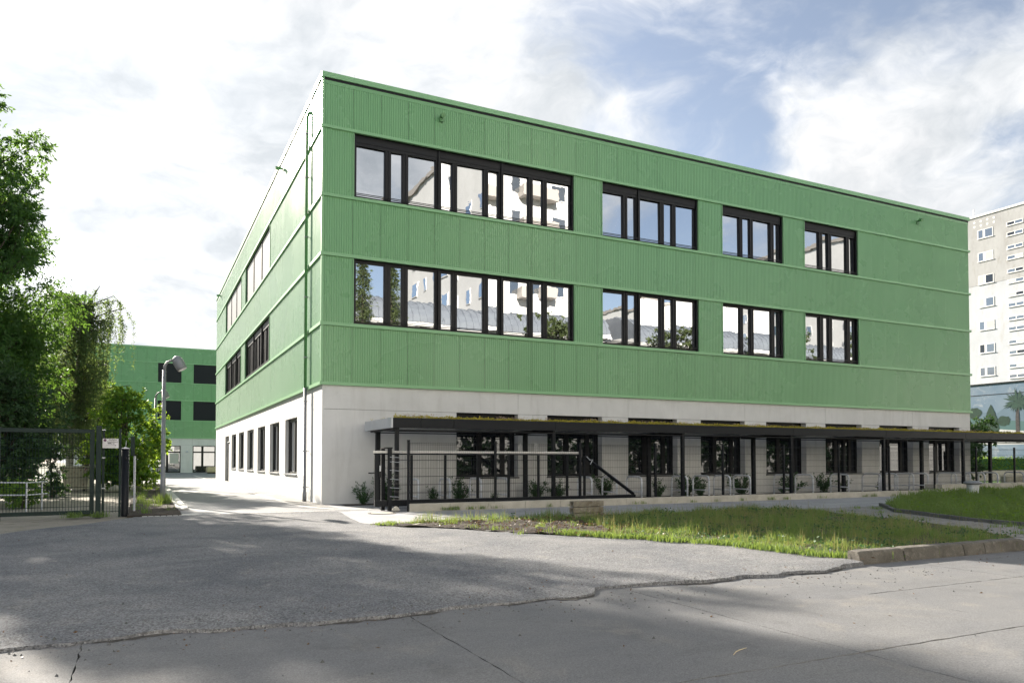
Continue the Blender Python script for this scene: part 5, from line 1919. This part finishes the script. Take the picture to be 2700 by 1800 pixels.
paint('painted_bush', 'mural_green', blob(27.9, 6.85, 0.75, 0.65), 0.024)
paint('painted_bush', 'mural_green', blob(24.7, 5.85, 0.75, 0.55), 0.024)
cy = []
for k in range(17):
    t_ = k / 16
    cy.append((26.1 + 0.92 * (1 - t_ ** 2.2) * (1 + rm.uniform(-0.06, 0.06)) + 0.0, 4.0 + 3.75 * t_))
for k in range(16, -1, -1):
    t_ = k / 16
    cy.append((26.1 - 0.92 * (1 - t_ ** 2.2) * (1 + rm.uniform(-0.06, 0.06)), 4.0 + 3.75 * t_))
paint('painted_cypress', 'mural_green', cy, 0.030)
paint('painted_trunk', 'mural_trunk', [(23.42, 3.4), (23.02, 3.4), (23.05, 6.0), (23.12, 7.5), (23.38, 7.5), (23.45, 6.0)], 0.030)
for k in range(26):
    a = 2 * math.pi * k / 26 + rm.uniform(-0.1, 0.1)
    L = rm.uniform(1.0, 1.75) * (0.75 if math.sin(a) < -0.5 else 1)
    oy, oz = 23.25, 7.9
    ey, ez = oy + L * math.cos(a), oz + L * math.sin(a) * 0.95 - 0.1
    ny, nz = -math.sin(a) * 0.11, math.cos(a) * 0.11
    my, mz = oy + (ey - oy) * 0.55, oz + (ez - oz) * 0.55
    paint('painted_frond', 'mural_leaf', [(oy, oz), (my + ny, mz + nz), (ey, ez), (my - ny, mz - nz)], 0.034 + 0.0007 * k)
# garden seen below the shelter roof at the right
hg = empty('hedge', (52, 9, 0), 'clipped bright green hedge beyond the shelter at the right', 'hedge')
MB().box(48, 62, 8.4, 9.4, 0.5, 1.62).build('core', 'hedge_green', hg)
n = 5200
q = np.stack([rng.uniform(48, 62, n), rng.uniform(8.3, 9.5, n), rng.uniform(0.5, 1.72, n)], 1)
front_ = rng.random(n) < 0.6
q[front_, 1] = 8.36
v, f = leaf_arrays(q, unit(rng.normal(size=(n, 3)) + np.array([0, -0.5, 0.2])), rng.uniform(0.08, 0.15, n), rng.uniform(0.05, 0.09, n))
stuff('leaves', v, f, 'leaf_shrub', hg)
MB().box(46, 62, 8.0, 8.3, 0, 0.75).build('retaining_wall', 'concrete_block', hg)
gw = MB().box(40.2, 56, 1.2, 1.55, 0, 0.55)
tag(gw.build('planter_wall', 'concrete_block', org=(45, 1.4, 0)), 'low grey planter wall on the lawn beyond the shelter', 'wall')
tree('shrub', 'dark flowering shrub just beyond the right end of the school', 'shrub', (41.0, 4.4, 0), 3.2, 0.08,
     crown(22, 1.5, 1.5, 0.5, 3.0, 0.4, 0.7, 0.2, 31), (0.16, 0.10), 'leaf_dark', 200, 0.5, trunk_top=0.7)
tree('broadleaf_tree', 'dark round-topped small tree on the lawn beyond the shelter', 'tree', (55.0, 13.0, 0), 5.2, 0.12,
     crown(34, 3.6, 2.6, 1.4, 4.6, 0.6, 1.1, 0.2, 33), (0.22, 0.14), 'leaf_dark', 220, 0.8, trunk_top=0.6)

# ================================================================== ACROSS THE ROAD (seen mirrored in the windows)
def block(name, label, x0, x1, y0, y1, H, faces, wm='render_white'):
    root = empty(name, ((x0 + x1) / 2, (y0 + y1) / 2, 0), label, 'building')
    MB().box(x0, x1, y0, y1, 0, H - 0.6).build('wall', wm, root)
    MB().box(x0 - 0.25, x1 + 0.25, y0 - 0.25, y1 + 0.25, H - 0.599, H).build('roof_edge', 'balcony_grey', root)
    for face in faces:
        u0, u1 = (y0, y1) if face in ('-x', '+x') else (x0, x1)
        n = int((u1 - u0) / 3.6)
        for s_ in range(int(H / 3.3) - 1):
            for k in range(n):
                u = u0 + (k + 0.5) * (u1 - u0) / n
                z = 1.4 + 3.3 * s_
                w = 1.5 if k % 3 else 0.9
                fr, pn = MB(), MB()
                if face == '-x':
                    fr.box(x0 - 0.08, x0 - 0.001, u - w / 2 - 0.1, u + w / 2 + 0.1, z, z + 1.6)
                    pn.quad((x0 - 0.09, u - w / 2, z + 0.1), (x0 - 0.09, u + w / 2, z + 0.1), (x0 - 0.09, u + w / 2, z + 1.5), (x0 - 0.09, u - w / 2, z + 1.5))
                else:
                    fr.box(u - w / 2 - 0.1, u + w / 2 + 0.1, y1 + 0.001, y1 + 0.08, z, z + 1.6)
                    pn.quad((u - w / 2, y1 + 0.09, z + 0.1), (u + w / 2, y1 + 0.09, z + 0.1), (u + w / 2, y1 + 0.09, z + 1.5), (u - w / 2, y1 + 0.09, z + 1.5))
                wo = fr.build('window', 'white_paint', root)
                pn.build('pane', 'glass_tower', wo)
    return root


ba = block('apartment_block', 'white apartment slab mirrored in the leftmost long windows', 24.4, 34.2, -71, -40, 36.2, ('-x', '+y'))
for s_ in range(10):
    z = 1.0 + 3.3 * s_
    MB().box(27.2, 31.2, -39.99, -38.8, z, z + 1.1).build('balcony', 'balcony_grey', ba)
block('apartment_block', 'distant white apartment slab mirrored in the lower middle windows', 90, 140, -135, -103, 36.2, ('-x', '+y'))
block('apartment_block', 'white apartment slab mirrored in the rightmost upper window', 91, 103, -70, -32, 36.2, ('-x', '+y'))
for (x0, x1, lab) in ((-14, 32.0, 'long hall with grey barrel roof mirrored in the lower left windows'),
                      (34.6, 84, 'hall with grey barrel roof mirrored in the lower right windows')):
    hall = empty('hall', ((x0 + x1) / 2, -36, 0), lab, 'building')
    MB().box(x0, x1, -39.5, -33.2, 0, 12.4).build('wall', 'render_white', hall)
    MB().box(x0 - 0.4, x1 + 0.4, -39.9, -32.8, 12.401, 12.75).build('eaves', 'white_paint', hall)
    rf = MB()
    rows = []
    for k in range(13):
        a = math.pi * k / 12
        rows.append([(xx, -36.35 + 3.6 * math.cos(a), 12.76 + 2.3 * math.sin(a)) for xx in np.linspace(x0 - 0.3, x1 + 0.3, 30)])
    rf.grid(rows)
    for e in (0, -1):
        rf.poly([r_[e] for r_ in rows])
    ro = rf.build('roof', 'roof_metal', hall, smooth=False)
    se = MB()
    for xx in np.arange(x0, x1, 0.62):
        pts = []
        for k in range(13):
            a = math.pi * k / 12
            pts.append((xx, -36.35 + 3.62 * math.cos(a), 12.78 + 2.32 * math.sin(a)))
        se.tube(pts, 0.035, 3, False)
    se.build('standing_seams', 'roof_metal', ro)


def conifer(label, x, y, H, r):
    root = empty('conifer', (x, y, 0), label, 'tree')
    tm = MB().tube([(x, y, -0.1), (x, y, H * 0.6), (x, y, H)], [0.22, 0.12, 0.02], 8)
    tm.build('trunk', 'bark', root)
    C, D = [], []
    for k in range(70):
        h = (k + 0.5) / 70
        z = 1.2 + (H - 1.2) * h
        rr = r * (1 - h) ** 0.8 + 0.12
        for j in range(7):
            a = random.uniform(0, 6.28)
            L = rr * random.uniform(0.65, 1.1)
            nl = int(14 + 30 * (1 - h))
            t_ = rng.random(nl)
            P = np.stack([x + math.cos(a) * L * t_, y + math.sin(a) * L * t_, z - 0.3 * L * t_ ** 1.5 + 0 * t_], 1) + rng.normal(size=(nl, 3)) * 0.10
            C.append(P)
            D.append(unit(np.array([math.cos(a), math.sin(a), -0.2]) + rng.normal(size=(nl, 3)) * 0.6))
    C = np.concatenate(C)
    D = np.concatenate(D)
    v, f = leaf_arrays(C, D, rng.uniform(0.2, 0.38, len(C)), rng.uniform(0.05, 0.09, len(C)))
    stuff('crown', v, f, 'leaf_conifer', root)


conifer('spruce mirrored at the left end of the lower long window', 9.4, -28.4, 16.4, 2.4)
conifer('small spruce mirrored in the second pane of the lower long window', 11.8, -28.0, 13.6, 1.4)
tree('broadleaf_tree', 'sunlit tree mirrored at the right end of the lower long window', 'tree', (24.6, -29.0, 0), 14.4, 0.25,
     crown(34, 2.6, 2.2, 5.0, 14.0, 0.6, 1.0, 0.3, 51), (0.26, 0.16), 'leaf_conifer', 240, 0.8, trunk_top=0.8)
for k, xx in enumerate((10.0, 18.5, 27.0, 35.5, 44.0, 52.5, 61.0)):
    tree('street_tree', 'low bushy street tree across the road mirrored in the ground-floor windows, %s from the spruces' % ORDW[k], 'tree',
         (xx, -31.0, 0), 5.6, 0.16, crown(26, 4.4, 1.1, 0.7, 5.0, 0.8, 1.2, 0.05, 60 + k), (0.34, 0.24), 'leaf_dark', 120, 1.0, trunk_top=0.7,
         group='street trees across the road')
tree('broadleaf_tree', 'sunlit tree mirrored in the third lower window', 'tree', (39.5, -29.5, 0), 13.8, 0.25,
     crown(30, 2.4, 2.2, 5.0, 13.4, 0.6, 1.0, 0.3, 52), (0.26, 0.16), 'leaf_conifer', 240, 0.8, trunk_top=0.8)
tree('broadleaf_tree', 'broad sunlit tree mirrored in the rightmost lower window', 'tree', (55.0, -30.0, 0), 15.5, 0.3,
     crown(44, 4.2, 3.0, 4.0, 15.0, 0.8, 1.3, 0.3, 53), (0.30, 0.18), 'leaf_conifer', 240, 1.0, trunk_top=0.8)
